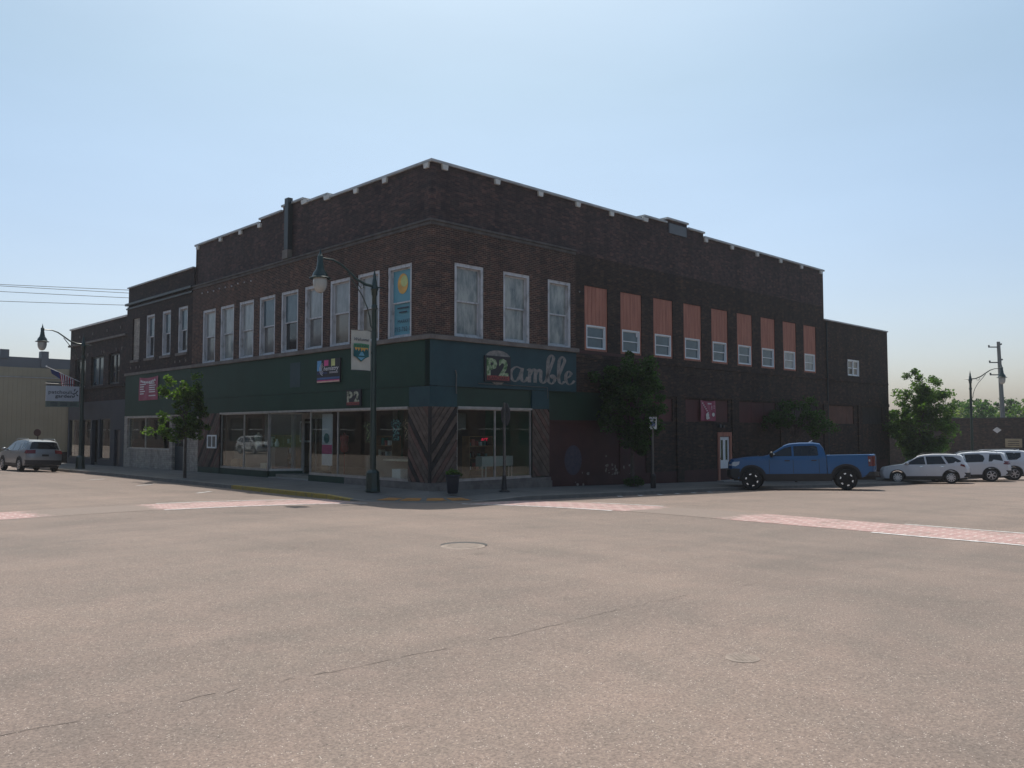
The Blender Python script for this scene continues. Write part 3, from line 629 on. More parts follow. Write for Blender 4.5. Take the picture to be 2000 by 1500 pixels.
m_ = MB(); LF.box(m_, 1.16, 15.4, -.05, .05, 2.44, 2.52); RF.box(m_, 1.18, 3.4, -.05, .05, 2.44, 2.53); RF.box(m_, 3.42, 4.78, -.04, .05, 2.45, 2.52); build('awning_trim', m_, 'alu', bd)
# chevron plank piers at the corner
def planks(F, s0, s1, z0, z1, lean, pw=.18, d0=-.03, seed=1, name='plank_cladding'):
    rnd = random.Random(seed); ms = [MB(), MB(), MB()]
    W_ = s1-s0; n = int((z1-z0+W_)/pw/1.414)+2
    for k in range(-1, n*2):
        # planks at 45-55 degrees, clipped to the panel
        sl_ = 1.25
        zb = z0-W_*sl_+k*pw*1.62
        poly = []
        ztop = pw*1.62-.035
        pts = [(0, zb), (W_, zb+W_*sl_), (W_, zb+W_*sl_+ztop), (0, zb+ztop)]
        # clip against z0..z1
        def clip(P, fn, it):
            out = []
            for i in range(len(P)):
                a_, b_ = P[i], P[(i+1) % len(P)]
                if fn(a_): out.append(a_)
                if fn(a_) != fn(b_): out.append(it(a_, b_))
            return out
        def zi(zc): return lambda a_, b_: (a_[0]+(b_[0]-a_[0])*(zc-a_[1])/(b_[1]-a_[1]), zc)
        P = clip(pts, lambda p: p[1] >= z0, zi(z0))
        if len(P) > 2: P = clip(P, lambda p: p[1] <= z1, zi(z1))
        if len(P) < 3: continue
        Q = [(s0+x if lean > 0 else s1-x, z) for x, z in P]
        th = rnd.uniform(.0, .012); dd = d0-th
        rnd.choice([ms[0], ms[0], ms[1], ms[1], ms[0], ms[2]]).prism([F.P(x, dd, z) for x, z in Q], Vector(F.P(0, .03+th, 0))-Vector(F.P(0, 0, 0)))
    o = build(name, ms[0], 'wood', bd)
    b1 = MB(); F.box(b1, s0, s1, .0, .05, z0, z1); build('backing', b1, 'woodd', o)
    if ms[1].v: build('plank', ms[1], 'wood2', o)
    if ms[2].v: build('plank', ms[2], 'woodd', o)
    return o
planks(LF, .05, 1.13, -.02, 2.5, 1, seed=2); planks(RF, .05, 1.15, -.02, 2.5, 1, seed=3)
planks(RF, 4.82, 5.70, .0, 2.5, -1, seed=4); planks(LF, 15.42, 17.68, .0, 2.5, -1, seed=6)
m_ = MB(); m_.box(-.035, .05, -.035, .05, -.05, 2.5); build('corner_post', m_, 'woodd', bd)
m_ = MB(); LF.box(m_, -.1, 1.5, -.1, .3, -.6, -.03); RF.box(m_, .3, 5.72, -.1, .3, -.7, -.03); RF.box(m_, .3, 5.72, -.16, -.1, -.7, -.16); LF.box(m_, 1.5, 5.0, -.05, .3, -.6, -.03); build('stone_plinth', m_, 'stone', bd)
# storefront frames and glass
def shopwin(F, s0, s1, z0, z1, mull, d=.06, fr=.05, parent=None, sillh=.09, mat='alu'):
    m_ = MB(); F.box(m_, s0, s1, d-.04, d+.05, z0, z0+sillh); F.box(m_, s0, s1, d-.02, d+.04, z1-fr, z1)
    F.box(m_, s0, s0+fr, d-.02, d+.04, z0+sillh, z1-fr); F.box(m_, s1-fr, s1, d-.02, d+.04, z0+sillh, z1-fr)
    for q in mull: F.box(m_, q-fr*.45, q+fr*.45, d-.02, d+.04, z0+sillh, z1-fr)
    o = build('shop_window', m_, mat, parent or bd)
    g = MB(); ed = [s0+fr*.6]+list(mull)+[s1-fr*.6]
    for a_, b_ in zip(ed[:-1], ed[1:]): g = MB(); F.box(g, a_, b_, d+.004, d+.012, z0+sillh*.6, z1-fr*.6); build('glass_pane', g, 'glass', o)
    return o
shopwin(LF, 1.16, 7.60, -.03, 2.46, [5.62]); shopwin(RF, 1.18, 4.79, -.03, 2.46, [2.98]); shopwin(LF, 10.95, 15.40, .0, 2.46, [13.17])
for q_ in ((5.0, 7.62, -.0, .25, -.7, -.03), (10.95, 15.4, -.01, .2, -.7, -.0), (15.42, 17.68, -.03, .2, -.7, -.0)): m_ = MB(); LF.box(m_, *q_); build('kickplate', m_, 'greentrim', bd)
# recessed entry: angled return, side return and door
m_ = MB(); 
def qp(m_, a_, b_, z0, z1, th=.03):
    a_, b_ = Vector(a_), Vector(b_); n = Vector((-(b_-a_).y, (b_-a_).x)).normalized()*th/2
    m_.prism([(a_.x-n.x, a_.y-n.y, z0), (b_.x-n.x, b_.y-n.y, z0), (b_.x+n.x, b_.y+n.y, z0), (a_.x+n.x, a_.y+n.y, z0)], (0, 0, z1-z0))
ret = [((.1, 10.93), (1.3, 10.28)), ((.1, 7.63), (1.3, 8.1))]
for i, (A, B) in enumerate(ret):
    m_ = MB(); qp(m_, A, B, .0, .09, .08); qp(m_, A, B, 2.4, 2.46, .06); qp(m_, A, (A[0]+.04, A[1]), .09, 2.4, .05); qp(m_, (B[0]-.06, B[1]), B, .09, 2.4, .06)
    o = build('entry_return', m_, 'alu', bd); g = MB(); qp(g, A, B, .05, 2.42, .008); build('glass_pane', g, 'glass', o)
    k_ = MB(); qp(k_, A, B, -.7, .0, .12); build('kickplate', k_, 'greentrim', bd)
m_ = MB(); m_.box(1.28, 1.34, 8.1, 8.2, -.3, 2.46); m_.box(1.28, 1.34, 10.2, 10.28, -.3, 2.46); m_.box(1.28, 1.34, 8.2, 10.2, 2.2, 2.46); m_.box(1.28, 1.34, 9.2, 9.26, -.3, 2.2)
dr = build('entry_door', m_, 'alu', bd); g = MB(); g.box(1.305, 1.313, 8.2, 10.2, -.2, 2.2); build('glass_pane', g, 'glass', dr)
m_ = MB(); m_.box(1.2, 1.26, 9.1, 9.14, .5, 1.1); build('handle', m_, 'alu', dr)
m_ = MB(); m_.box(0.02, 1.5, 7.65, 10.9, -.6, -.24); build('entry_floor', m_, 'conc', bd)
# shop interior
m_ = MB(); m_.box(.3, 6.5, .3, 18.4, -.5, -.12); f_ = build('shop_floor', m_, 'shopfloor', bd)
m_ = MB(); m_.box(6.3, 6.5, .3, 18.4, -.12, 3.4); m_.box(.3, 6.3, 15.4, 15.5, -.12, 3.4); m_.box(5.6, 5.7, .4, 6, -.12, 3.2); m_.box(.2, 6.4, .3, 18.4, 3.2, 3.4); build('shop_wall', m_, 'interior', bd)
m_ = MB(); m_.box(5.2, 5.55, .12, 3.0, -.12, 3.1); m_.box(2.6, 2.9, 5.3, 5.45, -.12, 3.1); build('green_partition', m_, 'interior_green', bd)
M['colpaint'] = pm('column_paint', (.2, .2, .2), .6, .1)
for (x, y) in ((.75, 12.4), (1.0, 10.55), (2.4, 5.2)): m_ = MB(); m_.lathe([(.1, -.12), (.1, 3.2)], (x, y, 0), 14); build('column', m_, 'colpaint', bd)
# chimney pipe, box and anchor bolts on the left wall
m_ = MB(); LF.box(m_, 9.32, 9.62, -.1, .11, 8.95, 11.35); build('flue_pipe', m_, 'iron', bd)
m_ = MB(); LF.box(m_, 9.3, 9.72, -.12, .11, 8.78+.03, 9.18); build('vent_box', m_, 'stone', bd)
m_ = MB()
for k in range(9): m_.ball(LF.P(12.6+k*.62, -.03, 8.28+.02*(k % 3)), .035, 4)
for k in range(4): m_.ball(RF.P(7.6, .1, 7.2), .03, 4)
build('anchor_bolt', m_, 'lett', bd)
m_ = MB(); m_.tube([RF.P(1.05, -.05, 3.75), RF.P(1.1, -.05, 3.6), RF.P(1.08, -.05, 3.25), RF.P(1.1, -.05, 2.95)], .02, 6); build('hanging_cable', m_, 'steel', bd)
m_ = MB(); m_.tube([RF.P(2.1, -.04, 3.34), RF.P(5.6, -.04, 3.32)], .012, 5); m_.tube([RF.P(5.6, -.04, 3.32), RF.P(5.6, -.04, 2.9)], .012, 5); build('conduit', m_, 'steel', bd)
# faded painted letters "amble" with a broad pen
def pen(F, strokes, s0, z0, k, mat='oldlett', name='painted_letters', d=-.026, nib=.125, ky=.53):
    m_ = MB(); j = 0
    for st in strokes:
        P = []
        for i in range(len(st)-1):   # Catmull-Rom
            p0 = Vector(st[max(i-1, 0)]); p1 = Vector(st[i]); p2 = Vector(st[i+1]); p3 = Vector(st[min(i+2, len(st)-1)])
            for q in range(6):
                t_ = q/6; P.append(.5*((2*p1)+(p2-p0)*t_+(2*p0-5*p1+4*p2-p3)*t_*t_+(3*p1-p0-3*p2+p3)*t_**3))
        P.append(Vector(st[-1])); n = len(P)
        for i, p in enumerate(P):
            dd = (P[min(i+1, n-1)]-P[max(i-1, 0)]).normalized(); nn = Vector((-dd.y, dd.x)); wv = Vector((nn.x*(.03+nib/2*abs(nn.x)**1.5), nn.y*.05))
            for s_ in (-1, 1): q = p+wv*s_; m_.v.append(F.P(s0+q.x*k, d-.0006*j, z0+q.y*ky))
        b_ = len(m_.v)-2*n
        for i in range(n-1): m_.f.append((b_+2*i, b_+2*i+1, b_+2*i+3, b_+2*i+2))
        j += 1
    return build(name, m_, mat, bd)
amble = [[(.62, .95), (.35, 1.05), (.1, .75), (.08, .35), (.25, .05), (.45, .2), (.62, .7)], [(.68, 1.0), (.62, .5), (.66, .1), (.82, .08), (.98, .4)],
 [(.95, .85), (1.08, .95), (1.06, .5), (1.05, .03)], [(1.08, .55), (1.25, .95), (1.38, .9), (1.37, .4), (1.36, .03)], [(1.38, .55), (1.55, .95), (1.68, .88), (1.66, .4), (1.7, .1), (1.85, .05), (2.0, .3)],
 [(1.98, .3), (2.26, 1.3), (2.40, 1.85), (2.26, 2.07), (2.1, 1.7), (2.06, .8), (2.1, .2), (2.28, .02), (2.45, .25), (2.42, .6), (2.28, .62), (2.34, .42), (2.55, .45)],
 [(2.62, .4), (2.88, 1.2), (3.04, 1.75), (2.90, 2.02), (2.73, 1.7), (2.68, .8), (2.72, .2), (2.88, .05), (3.02, .25)],
 [(3.1, .45), (3.32, .62), (3.42, .85), (3.28, 1.0), (3.12, .75), (3.12, .3), (3.28, .04), (3.5, .15), (3.62, .35)]]
pen(RF, amble, 3.62, 3.46, .97)
m_ = MB(); m_.add([RF.P(3.05+.62*cos(radians(a_)), -.028, 4.28+.27*sin(radians(a_))) for a_ in range(0, 181, 12)], [tuple(range(16))]); m_.add([RF.P(2.75, -.028, 3.42), RF.P(3.35, -.028, 3.42), RF.P(3.2, -.028, 3.33), RF.P(2.95, -.028, 3.31)], [(0, 1, 2, 3)]); build('painted_letter_edge', m_, 'oldlett', bd)
m_ = MB(); LF.box(m_, 17.70, 18.67, -.01, .3, -.7, 2.5); build('painted_pier', m_, 'whitebrick', bd)
m_ = MB(); LF.box(m_, 17.72, 17.98, -.2, -.01, 1.95, 2.2); build('wall_box', m_, 'cliff', bd)
# ------------------------------------------------------------ middle building
md_ = froot('middle_building', 'lower dark brick building with a pink banner, adjoining the corner building on its left', 'building', (0, 18.69, -.27))
m_ = MB(); winM = [(19.24, 20.40), (21.30, 22.42), (23.42, 24.56), (25.50, 26.52)]
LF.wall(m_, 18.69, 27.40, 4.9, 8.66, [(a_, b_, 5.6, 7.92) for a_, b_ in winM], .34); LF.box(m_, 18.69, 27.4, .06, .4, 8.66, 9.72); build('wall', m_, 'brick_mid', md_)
m_ = MB(); LF.box(m_, 18.72, 27.46, -.02, .46, 9.72, 9.79); build('coping', m_, 'coping', md_)
m_ = MB(); LF.box(m_, 18.69, 27.48, -.12, .06, 8.72, 8.84); LF.box(m_, 18.69, 27.44, -.06, .0, 8.5, 8.58); build('cornice', m_, 'iron', md_)
m_ = MB(); LF.box(m_, 18.74, 27.42, -.08, .1, 4.76, 4.9); build('stone_ledge', m_, 'stone', md_)
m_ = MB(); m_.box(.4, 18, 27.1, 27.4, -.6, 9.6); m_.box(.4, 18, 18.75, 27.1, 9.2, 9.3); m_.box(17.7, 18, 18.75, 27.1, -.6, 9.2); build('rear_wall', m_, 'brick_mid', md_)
for i, (a_, b_) in enumerate(winM):
    if i == 3:
        q = MB(); LF.box(q, a_, b_, .08, .14, 5.6, 7.92); o = build('boarded_window', q, 'whitebrick', md_)
    else: o = hung(md_, LF, a_, b_, 5.6, 7.92, ('pane_blue', 'pane_dark'), rail=.5)
    q = MB(); LF.box(q, a_-.12, b_+.12, -.07, .03, 5.46, 5.59); build('sill', q, 'stone', o)
m_ = MB(); rnd = random.Random(3)
for s_ in (19.3, 20.0, 20.6, 25.3, 25.8, 26.6): LF.box(m_, s_, s_+.09, -.02, .0, 5.12, 5.24)
build('stone_chip', m_, 'stone', md_)
m_ = MB(); LF.box(m_, 18.69, 27.34, -.02, .25, 2.50, 4.76); build('green_band', m_, 'green', md_)
m_ = MB(); LF.wall(m_, 18.69, 27.40, -.7, 2.5, [(19.42, 20.80, -.7, 2.42), (21.15, 26.95, .72, 2.42)], .3, -.01); build('painted_block_front', m_, 'whitebrick', md_)
m_ = MB(); LF.box(m_, 19.45, 20.78, .15, .2, -.3, 2.4); o = build('door', m_, 'bluedoor', md_); m_ = MB(); LF.box(m_, 19.6, 20.6, .142, .152, .9, 2.2); build('pane', m_, 'pane_dark', o)
o = shopwin(LF, 21.15, 26.95, .72, 2.42, [24.55], d=.1, fr=.05, parent=md_, sillh=.06)
m_ = MB(); LF.box(m_, 21, 27.0, -.05, -.01, 2.40, 2.47); build('awning_trim', m_, 'alu', md_)
m_ = MB(); m_.box(4, 4.2, 18.8, 27, -.5, 3); m_.box(.3, 4, 20.85, 20.95, -.5, 3); m_.box(.3, 4.2, 18.8, 27, 2.9, 3.0); m_.box(.3, 4, 18.8, 27, -.4, -.1); build('shop_wall', m_, 'interior', md_)
# ------------------------------------------------------------ third building
tb = froot('shop_building', 'two-storey brick shop with grey painted ground floor at the far end of the left row', 'building', (0, 27.42, -.3))
m_ = MB(); wT = [(28.45, 30.25), (31.1, 33.3), (34.3, 36.3)]
LF.wall(m_, 27.42, 37.3, 3.46, 8.16, [(a_, b_, 4.4, 6.2) for a_, b_ in wT], .34, .02); m_.box(.36, 16, 37.0, 37.3, -.8, 8.16); m_.box(15.7, 16, 27.5, 37.0, -.8, 8.1); m_.box(.36, 15.7, 27.45, 37, 7.6, 7.7); build('wall', m_, 'brick_mid', tb)
m_ = MB(); LF.box(m_, 27.45, 37.4, -.05, .4, 8.16, 8.26); m_.box(.4, 16, 36.95, 37.4, 8.16, 8.26); build('coping', m_, 'cliff', tb)
m_ = MB(); LF.box(m_, 27.44, 37.45, -.1, .02, 7.08, 7.2); build('cornice', m_, 'stone', tb)
m_ = MB(); LF.box(m_, 27.5, 37.3, -.08, .02, 4.24, 4.38); build('stone_ledge', m_, 'brick_mid', tb)
for a_, b_ in wT:
    mid = (a_+b_)/2; m_ = MB(); LF.wall(m_, a_, b_, 4.4, 6.2, [(a_+.1, mid-.06, 4.5, 6.1), (mid+.06, b_-.1, 4.5, 6.1)], .08, .14); o = build('window', m_, 'iron', tb)
    for x0, x1 in ((a_+.1, mid-.06), (mid+.06, b_-.1)): q = MB(); LF.box(q, x0, x1, .18, .2, 4.5, 6.1); build('pane', q, 'pane_blue' if a_ == 31.1 else 'pane_dark', o)
m_ = MB()
for s_ in (28.0, 28.9, 30.9, 31.3, 33.8, 36.6): LF.box(m_, s_, s_+.12, -.02, .02, 6.3, 6.48)
for s_ in (28.3, 30.5, 33.0, 35.4): LF.box(m_, s_, s_+.14, -.01, .02, 7.55, 7.7)
build('stone_inset', m_, 'stone', tb)
m_ = MB(); hs = [(28.05, 28.95, -.8, 1.75), (29.65, 31.45, .0, 2.4), (31.65, 32.75, -.8, 2.35), (33.0, 34.7, .0, 2.4), (35.0, 37.1, .0, 2.4)]
LF.wall(m_, 27.42, 37.3, -.8, 3.46, hs, .2, .0); build('grey_front', m_, 'greywood', tb)
m_ = MB(); LF.box(m_, 28.06, 28.94, .1, .15, -.5, 1.74); build('door', m_, 'darkdoor', tb)
m_ = MB(); LF.wall(m_, 31.66, 32.74, -.5, 2.34, [(31.86, 32.54, .2, 2.1)], .06, .3); o = build('door', m_, 'iron', tb); q = MB(); LF.box(q, 31.86, 32.54, .32, .33, .2, 2.1); build('glass_pane', q, 'glass', o)
for a_, b_ in ((29.65, 31.45), (33.0, 34.7), (35.0, 37.1)): shopwin(LF, a_, b_, 0, 2.4, [], d=.1, parent=tb, mat='iron')
m_ = MB(); m_.box(3.5, 3.7, 27.7, 37, -.5, 3); m_.box(.25, 3.7, 27.7, 37, 2.9, 3); m_.box(.25, 3.7, 27.7, 37, -.6, -.35); build('shop_wall', m_, 'interior', tb)
# hanging sign with the readable shop name, mounted square to the wall
def signboard(name, label, cat, group=None, org=(0, 0, 0)): return froot(name, label, cat, org, group)
us = 34.4
sg = signboard('hanging_sign', 'white two-panel shop sign reading patchouli garden, hanging from a wall bracket', 'sign', org=(-1.2, us, 3.1))
m_ = MB(); m_.box(-2.15, -.28, us-.04, us+.04, 3.50, 4.42); build('sign_panel', m_, 'signwhite', sg)
M['signgreen'] = pm('sign_grey_green', (.12, .16, .14), .6, .15, 2)
m_ = MB(); m_.box(-2.15, -.28, us-.035, us+.035, 3.14, 3.49); build('lower_panel', m_, 'signgreen', sg)
m_ = MB(); m_.tube([(0, us, 4.5), (-2.2, us, 4.56)], .025, 6); m_.tube([(-.5, us, 4.5), (-.5, us, 4.42)], .012, 5); m_.tube([(-1.9, us, 4.55), (-1.9, us, 4.42)], .012, 5); m_.tube([(0, us, 5.1), (-1.5, us, 4.54)], .012, 5); build('bracket', m_, 'iron', sg)
m_ = MB(); xd, yd = (1, 0, 0), (0, 0, 1)
text_into(m_, 'patchouli', (-1.37, us-.05, 3.95), xd, yd, 1.3, .22, .002, bold=.01); text_into(m_, 'garden', (-1.15, us-.05, 3.72), xd, yd, 1.0, .2, .002, bold=.02)
build('lettering', m_, 'darklett', sg); m_ = MB()
for (x, z, a_) in ((-.55, 4.2, 1.2), (-.5, 4.0, .2), (-.62, 3.95, 2.6), (-.42, 4.1, .8), (-.4, 3.88, 5.6), (-.58, 3.8, 4.2)):
    m_.add([(x+.09*cos(q)*cos(a_)-.035*sin(q)*sin(a_), us-.052, z+.09*cos(q)*sin(a_)+.035*sin(q)*cos(a_)) for q in [k*pi/5 for k in range(10)]], [tuple(range(10))])
build('leaf_sprig', m_, 'darklett', sg)
m_ = MB()
for z in (3.38, 3.30, 3.22):
    for k in range(3): m_.box(-1.9+k*.55, -1.5+k*.55, us-.037, us-.036, z, z+.03)
build('small_print', m_, 'darklett', sg)
# flag on an angled pole
fl = froot('wall_flag', 'US flag draped from an angled white pole on the brick shop wall', 'flag', (0, 35.3, 4.75))
P0, P1 = Vector((0, 35.3, 4.78)), Vector((-2.0, 35.0, 5.62))
m_ = MB(); m_.tube([P0, P1], .022, 6); m_.ball(P1, .05, 5); build('flagpole', m_, 'flagwhite', fl)
def cloth(rows, cols, fn):
    mb = MB(); mb.v = [fn(i/cols, j/rows) for j in range(rows+1) for i in range(cols+1)]
    mb.f = [(j*(cols+1)+i, j*(cols+1)+i+1, (j+1)*(cols+1)+i+1, (j+1)*(cols+1)+i) for j in range(rows) for i in range(cols)]; return mb
D = (P1-P0).normalized()
def fpt(s_, t_):   # s along the pole (0 wall side) , t hanging down
    p = P0+D*(.35+1.6*s_)
    drop = 1.75*t_*(1-.45*s_)
    g_ = Vector((.38*t_*(s_-.1)+.03*sin(9*s_+3*t_), .10*sin(8*s_+4*t_)*(.3+t_), -drop))
    return tuple(p+g_)
for k in range(13):
    a0, a1 = k/13, (k+1)/13
    m_ = cloth(12, 2, lambda x, y: fpt(.0+(a0+(a1-a0)*x)*.62, y)); build('stripe', m_, 'flagred' if k % 2 == 0 else 'flagwhite', fl, True)
m_ = cloth(6, 6, lambda x, y: fpt(.62+.38*x, y*.34)); build('canton', m_, 'flagblue', fl, True)
# ------------------------------------------------------------ tan metal building beyond the side street
tn = froot('metal_building', 'tan metal-sided building with dark base and grey parapet across the side street at far left', 'building', (6, 47, -.7))
UF = Fac('R', 47.0)
m_ = MB(); UF.box(m_, -2.75, 20, 0, 15, .1, 6.3); o = build('siding', m_, 'siding', tn)
m_ = MB()
for k in range(0, 75): UF.box(m_, -2.7+k*.3, -2.66+k*.3, -.02, 0, .12, 6.28)
build('rib', m_, 'siding', tn)
m_ = MB(); UF.box(m_, -2.72, 20, -.03, 15, -1.6, .1); build('base_wall', m_, 'brick_mid', tn)
m_ = MB(); UF.box(m_, -2.8, 20, .05, 14.9, 6.3, 7.05); 
build('parapet', m_, 'grey_parapet', tn)
m_ = MB(); UF.box(m_, -1.75, -1.2, -.04, .6, 6.9, 7.55); UF.box(m_, .9, 1.4, -.04, .6, 6.35, 7.55); build('roof_block', m_, 'grey_parapet', tn)
m_ = MB(); UF.box(m_, -2.8, 20, -.05, -.021, 5.55, 5.62); build('trim_line', m_, 'alu', tn)
M['louvre'] = pm('dark_louvre', (.05, .055, .06), .6, .1)
m_ = MB(); 
for k in range(6): UF.box(m_, 1.3, 2.7, -.06, -.022, 4.6+k*.13, 4.68+k*.13)
build('louvre', m_, 'louvre', tn)
m_ = MB(); m_.tube([(2.9, 46.93, -.6), (2.9, 46.93, 6.3)], .06, 6); build('downpipe', m_, 'iron', tn)
# small post sign in front of it
x, y = F2W(.3, 45.0)[:2]; zz = base_z(45, 0)-.1
sp_ = wroot('post_sign', 'small reddish round sign on a short post behind the silver SUV', 'sign', (x, y, zz))
m_ = MB(); m_.tube([(0, 0, 0), (0, 0, 2.2)], .045, 6); build('post', m_, 'bark', sp_); m_ = MB(); m_.lathe([(.001, -.02), (.26, -.02), (.26, .02), (.001, .02)], (0, -.06, 2.1), 14, 'Y'); build('disc', m_, 'maroon', sp_)
# ------------------------------------------------------------ low building at the far right
rb = froot('low_brick_building', 'low flat-roofed brick building with diamond insets behind the white SUVs at far right', 'building', (65, 0, -1.8))
RB = Fac('L', 65.0)
m_ = MB(); hz = [(-2.05, -.35, -3, 1.10), (-6.6, -3.95, -3, .95), (-13, -9, -3, .95), (2.2, 4.0, -3, .7), (.0, 1.1, -3, 1.15)]
RB.wall(m_, -26, 24, -3, 2.78, [], .3); m_.box(65.3, 85, -26, -25.7, -3, 2.7); m_.box(65.3, 85, 23.7, 24, -3, 2.7); m_.box(65.3, 85, -25.7, 23.7, 2.3, 2.4); build('wall', m_, 'brick_far', rb)
m_ = MB(); RB.box(m_, -26.05, 24.05, -.05, .35, 2.78, 2.84); build('coping', m_, 'iron', rb)
m_ = MB(); RB.box(m_, -26, 24, -.02, 0, 2.0, 2.06); RB.box(m_, -6.5, -3.6, -.03, .01, -3, .95); RB.box(m_, -1.7, .6, -.03, .01, -3, 1.05); RB.box(m_, -12.5, -9.2, -.03, .01, -3, .95); build('infill_panel', m_, 'woodd', rb)
m_ = MB()
for s_ in (1.9, -2.1, -8.3, -14): m_.add([RB.P(s_+.35*cos(k*pi/2), -.012, 1.75+.28*sin(k*pi/2)) for k in range(4)], [(0, 1, 2, 3)])
build('stone_diamond', m_, 'cliff', rb)
def whitewin(parent, F, s0, s1, z0, z1, nm='window', mid=True, d=-.08):
    q = MB(); h = [(s0+.1, (s0+s1)/2-.04, z0+.1, z1-.1), ((s0+s1)/2+.04, s1-.1, z0+.1, z1-.1)] if mid else [(s0+.25, s1-.25, z0+.3, z1-.2)]
    F.wall(q, s0, s1, z0, z1, h, .04, d); o = build(nm, q, 'new_white', parent); q = MB(); F.box(q, s0+.05, s1-.05, d+.02, d+.03, z0+.05, z1-.05); build('pane', q, 'pane_dark', o); return o
whitewin(rb, RB, -5.35, -3.95, -1.7, -.28); whitewin(rb, RB, .75, 1.75, -1.9, -.25, 'door', False)
M['tanboard'] = pm('tan_sign_board', (.34, .27, .17), .7, .15, 2)
sgn = froot('wall_sign', 'small tan lettered signboard on the low brick building beside the white door', 'sign', (64.9, .6, .5))
m_ = MB(); RB.box(m_, -.05, 1.25, -.16, -.1, .25, 1.0); build('board', m_, 'tanboard', sgn)
m_ = MB(); 
for z in (.75, .55, .4): RB.box(m_, .15, 1.05, -.166, -.161, z, z+.06)
build('small_print', m_, 'brick_far', sgn)
# ------------------------------------------------------------ unseen buildings added across both streets, for shop-glass reflections and to block low sky
M['brick_red'] = brickmat('brick_opposite', (.075, .045, .04), (.05, .035, .03), (.09, .08, .07))  # dark brick keeps the shop-glass reflections dim
def opposite(label, F, s0, s1, h, cat='building', sgn=1, org=None):
    r = froot('street_building', label, cat, org)
    m_ = MB(); hs = []; x = s0+1.2
    while x+1.4 < s1-1: hs.append((x, x+1.2, 4.9, 7.1)); x += 2.6
    x = s0+1
    while x+3.4 < s1-.5: hs.append((x, x+3.2, .6, 3.0)); x += 4.2
    F.wall(m_, s0, s1, -1.5, h, hs, .4); F.box(m_, s0, s1, 6, 6.3, -1.5, h); F.box(m_, s0, s0+.3, .4, 6, -1.5, h); F.box(m_, s1-.3, s1, .4, 6, -1.5, h); F.box(m_, s0+.3, s1-.3, .4, 6, h-.6, h-.5); build('wall', m_, 'brick_red', r)
    q = MB(); F.box(q, s0-.1, s1+.1, -.15, .5, h, h+.15); build('coping', q, 'stone', r)
    for (a_, b_, c_, e_) in hs: q = MB(); F.box(q, a_, b_, .15, .2, c_, e_); o = build('window', q, 'pane_dark', r); q = MB(); F.box(q, a_, b_, .1, .15, (c_+e_)/2-.04, (c_+e_)/2+.04); build('sash_bar', q, 'white_trim', o)
opposite('two-storey dark brick building across the left street from the green shopfronts', Fac('L', -24.5, -1), 0, 40, 9, org=(-24.5, 20, -.3))
opposite('taller brick building farther down the far side of the left street', Fac('L', -24.5, -1), 40.5, 120, 10.5, org=(-24.5, 80, -.4))
opposite('two-storey dark brick building across the right street from the orange window boards', Fac('R', -24.5, -1), -2, 40, 8.5, org=(20, -24.5, -.6))
# ------------------------------------------------------------ signs on the corner building
LX, LY, RX = (0, -1, 0), (0, 0, 1), (1, 0, 0)
def fbox(F, s0, s1, d0, d1, z0, z1): m_ = MB(); F.box(m_, s0, s1, d0, d1, z0, z1); return m_
def p2sign(F, s0, s1, z0, z1, label, gm, xd):
    c_ = (s0+s1)/2; r = froot('shop_sign', label, 'sign', F.P(c_, -.06, z0), 'camouflage P2 shop signs')
    build('board', fbox(F, s0, s1, -.085, -.025, z0, z1), 'signblack', r)
    w_, h_ = s1-s0, z1-z0; s = 1 if xd[0] else -1
    m_ = MB(); text_into(m_, 'P', F.P(c_-s*w_*.23, -.088, z0+h_*.24), xd, LY, w_*.40, h_*.66, .002, bold=.045)
    text_into(m_, '2', F.P(c_+s*w_*.22, -.088, z0+h_*.24), xd, LY, w_*.38, h_*.66, .002, bold=.045); build('numerals', m_, gm, r)
    build('name_strip', fbox(F, s0+w_*.08, s1-w_*.06, -.096, -.092, z0+h_*.07, z0+h_*.24), 'red', r)
    m_ = MB(); text_into(m_, 'BLANCHARD', F.P(c_, -.097, z0+h_*.09), xd, LY, w_*.8, h_*.13, .002, bold=.01); build('lettering', m_, 'signblack', r)
    return r
p2sign(RF, 2.37, 3.62, 3.42, 4.34, 'larger square black P2 sign covering the first letter of the faded painted name', 'p2green', RX)
p2sign(LF, 3.92, 4.87, 2.60, 3.20, 'smaller black P2 sign just above the shop window behind the lamp post', 'p2cream', LX)
cs = froot('shop_sign', 'square sign with blue, pink and yellow blotches and white concentric arcs on the green band', 'sign', (0, 6.1, 3.5))
build('board', fbox(LF, 5.32, 6.95, -.08, -.024, 3.52, 4.44), 'signblack', cs)
for (a_, b_, c_, e_, mt) in ((6.62, 6.93, 4.0, 4.40, 'skyblue'), (6.12, 6.42, 4.18, 4.40, 'magenta'), (5.66, 5.92, 4.16, 4.43, 'limep'), (5.34, 6.93, 3.55, 3.60, 'peach'), (5.34, 6.93, 3.601, 3.64, 'magenta'), (5.34, 6.93, 3.66, 3.74, 'dimblue'), (6.2, 6.93, 3.87, 3.95, 'navy')):
    build('print_patch', fbox(LF, a_, b_, -.083, -.0805, c_+.001, e_), mt, cs)
m_ = MB()
for r_ in (.13, .19, .25):
    P = [(6.42-r_*cos(radians(q))*1.25, 4.06+r_*sin(radians(q))) for q in range(110, 251, 14)]; P = [(6.42+abs(6.42-a_), b_) for a_, b_ in P]
    m_.tube([LF.P(a_, -.088, b_) for a_, b_ in P], .012, 4)
text_into(m_, 'hemistry', LF.P(5.92, -.086, 4.0), LX, LY, 1.05, .17, .003, shear=.2, bold=.01); build('lettering', m_, 'lett', cs)
m_ = MB(); 
for z in (3.93, 3.89): LF.box(m_, 5.45, 6.05, -.086, -.084, z, z+.015)
build('small_print', m_, 'lett', cs)
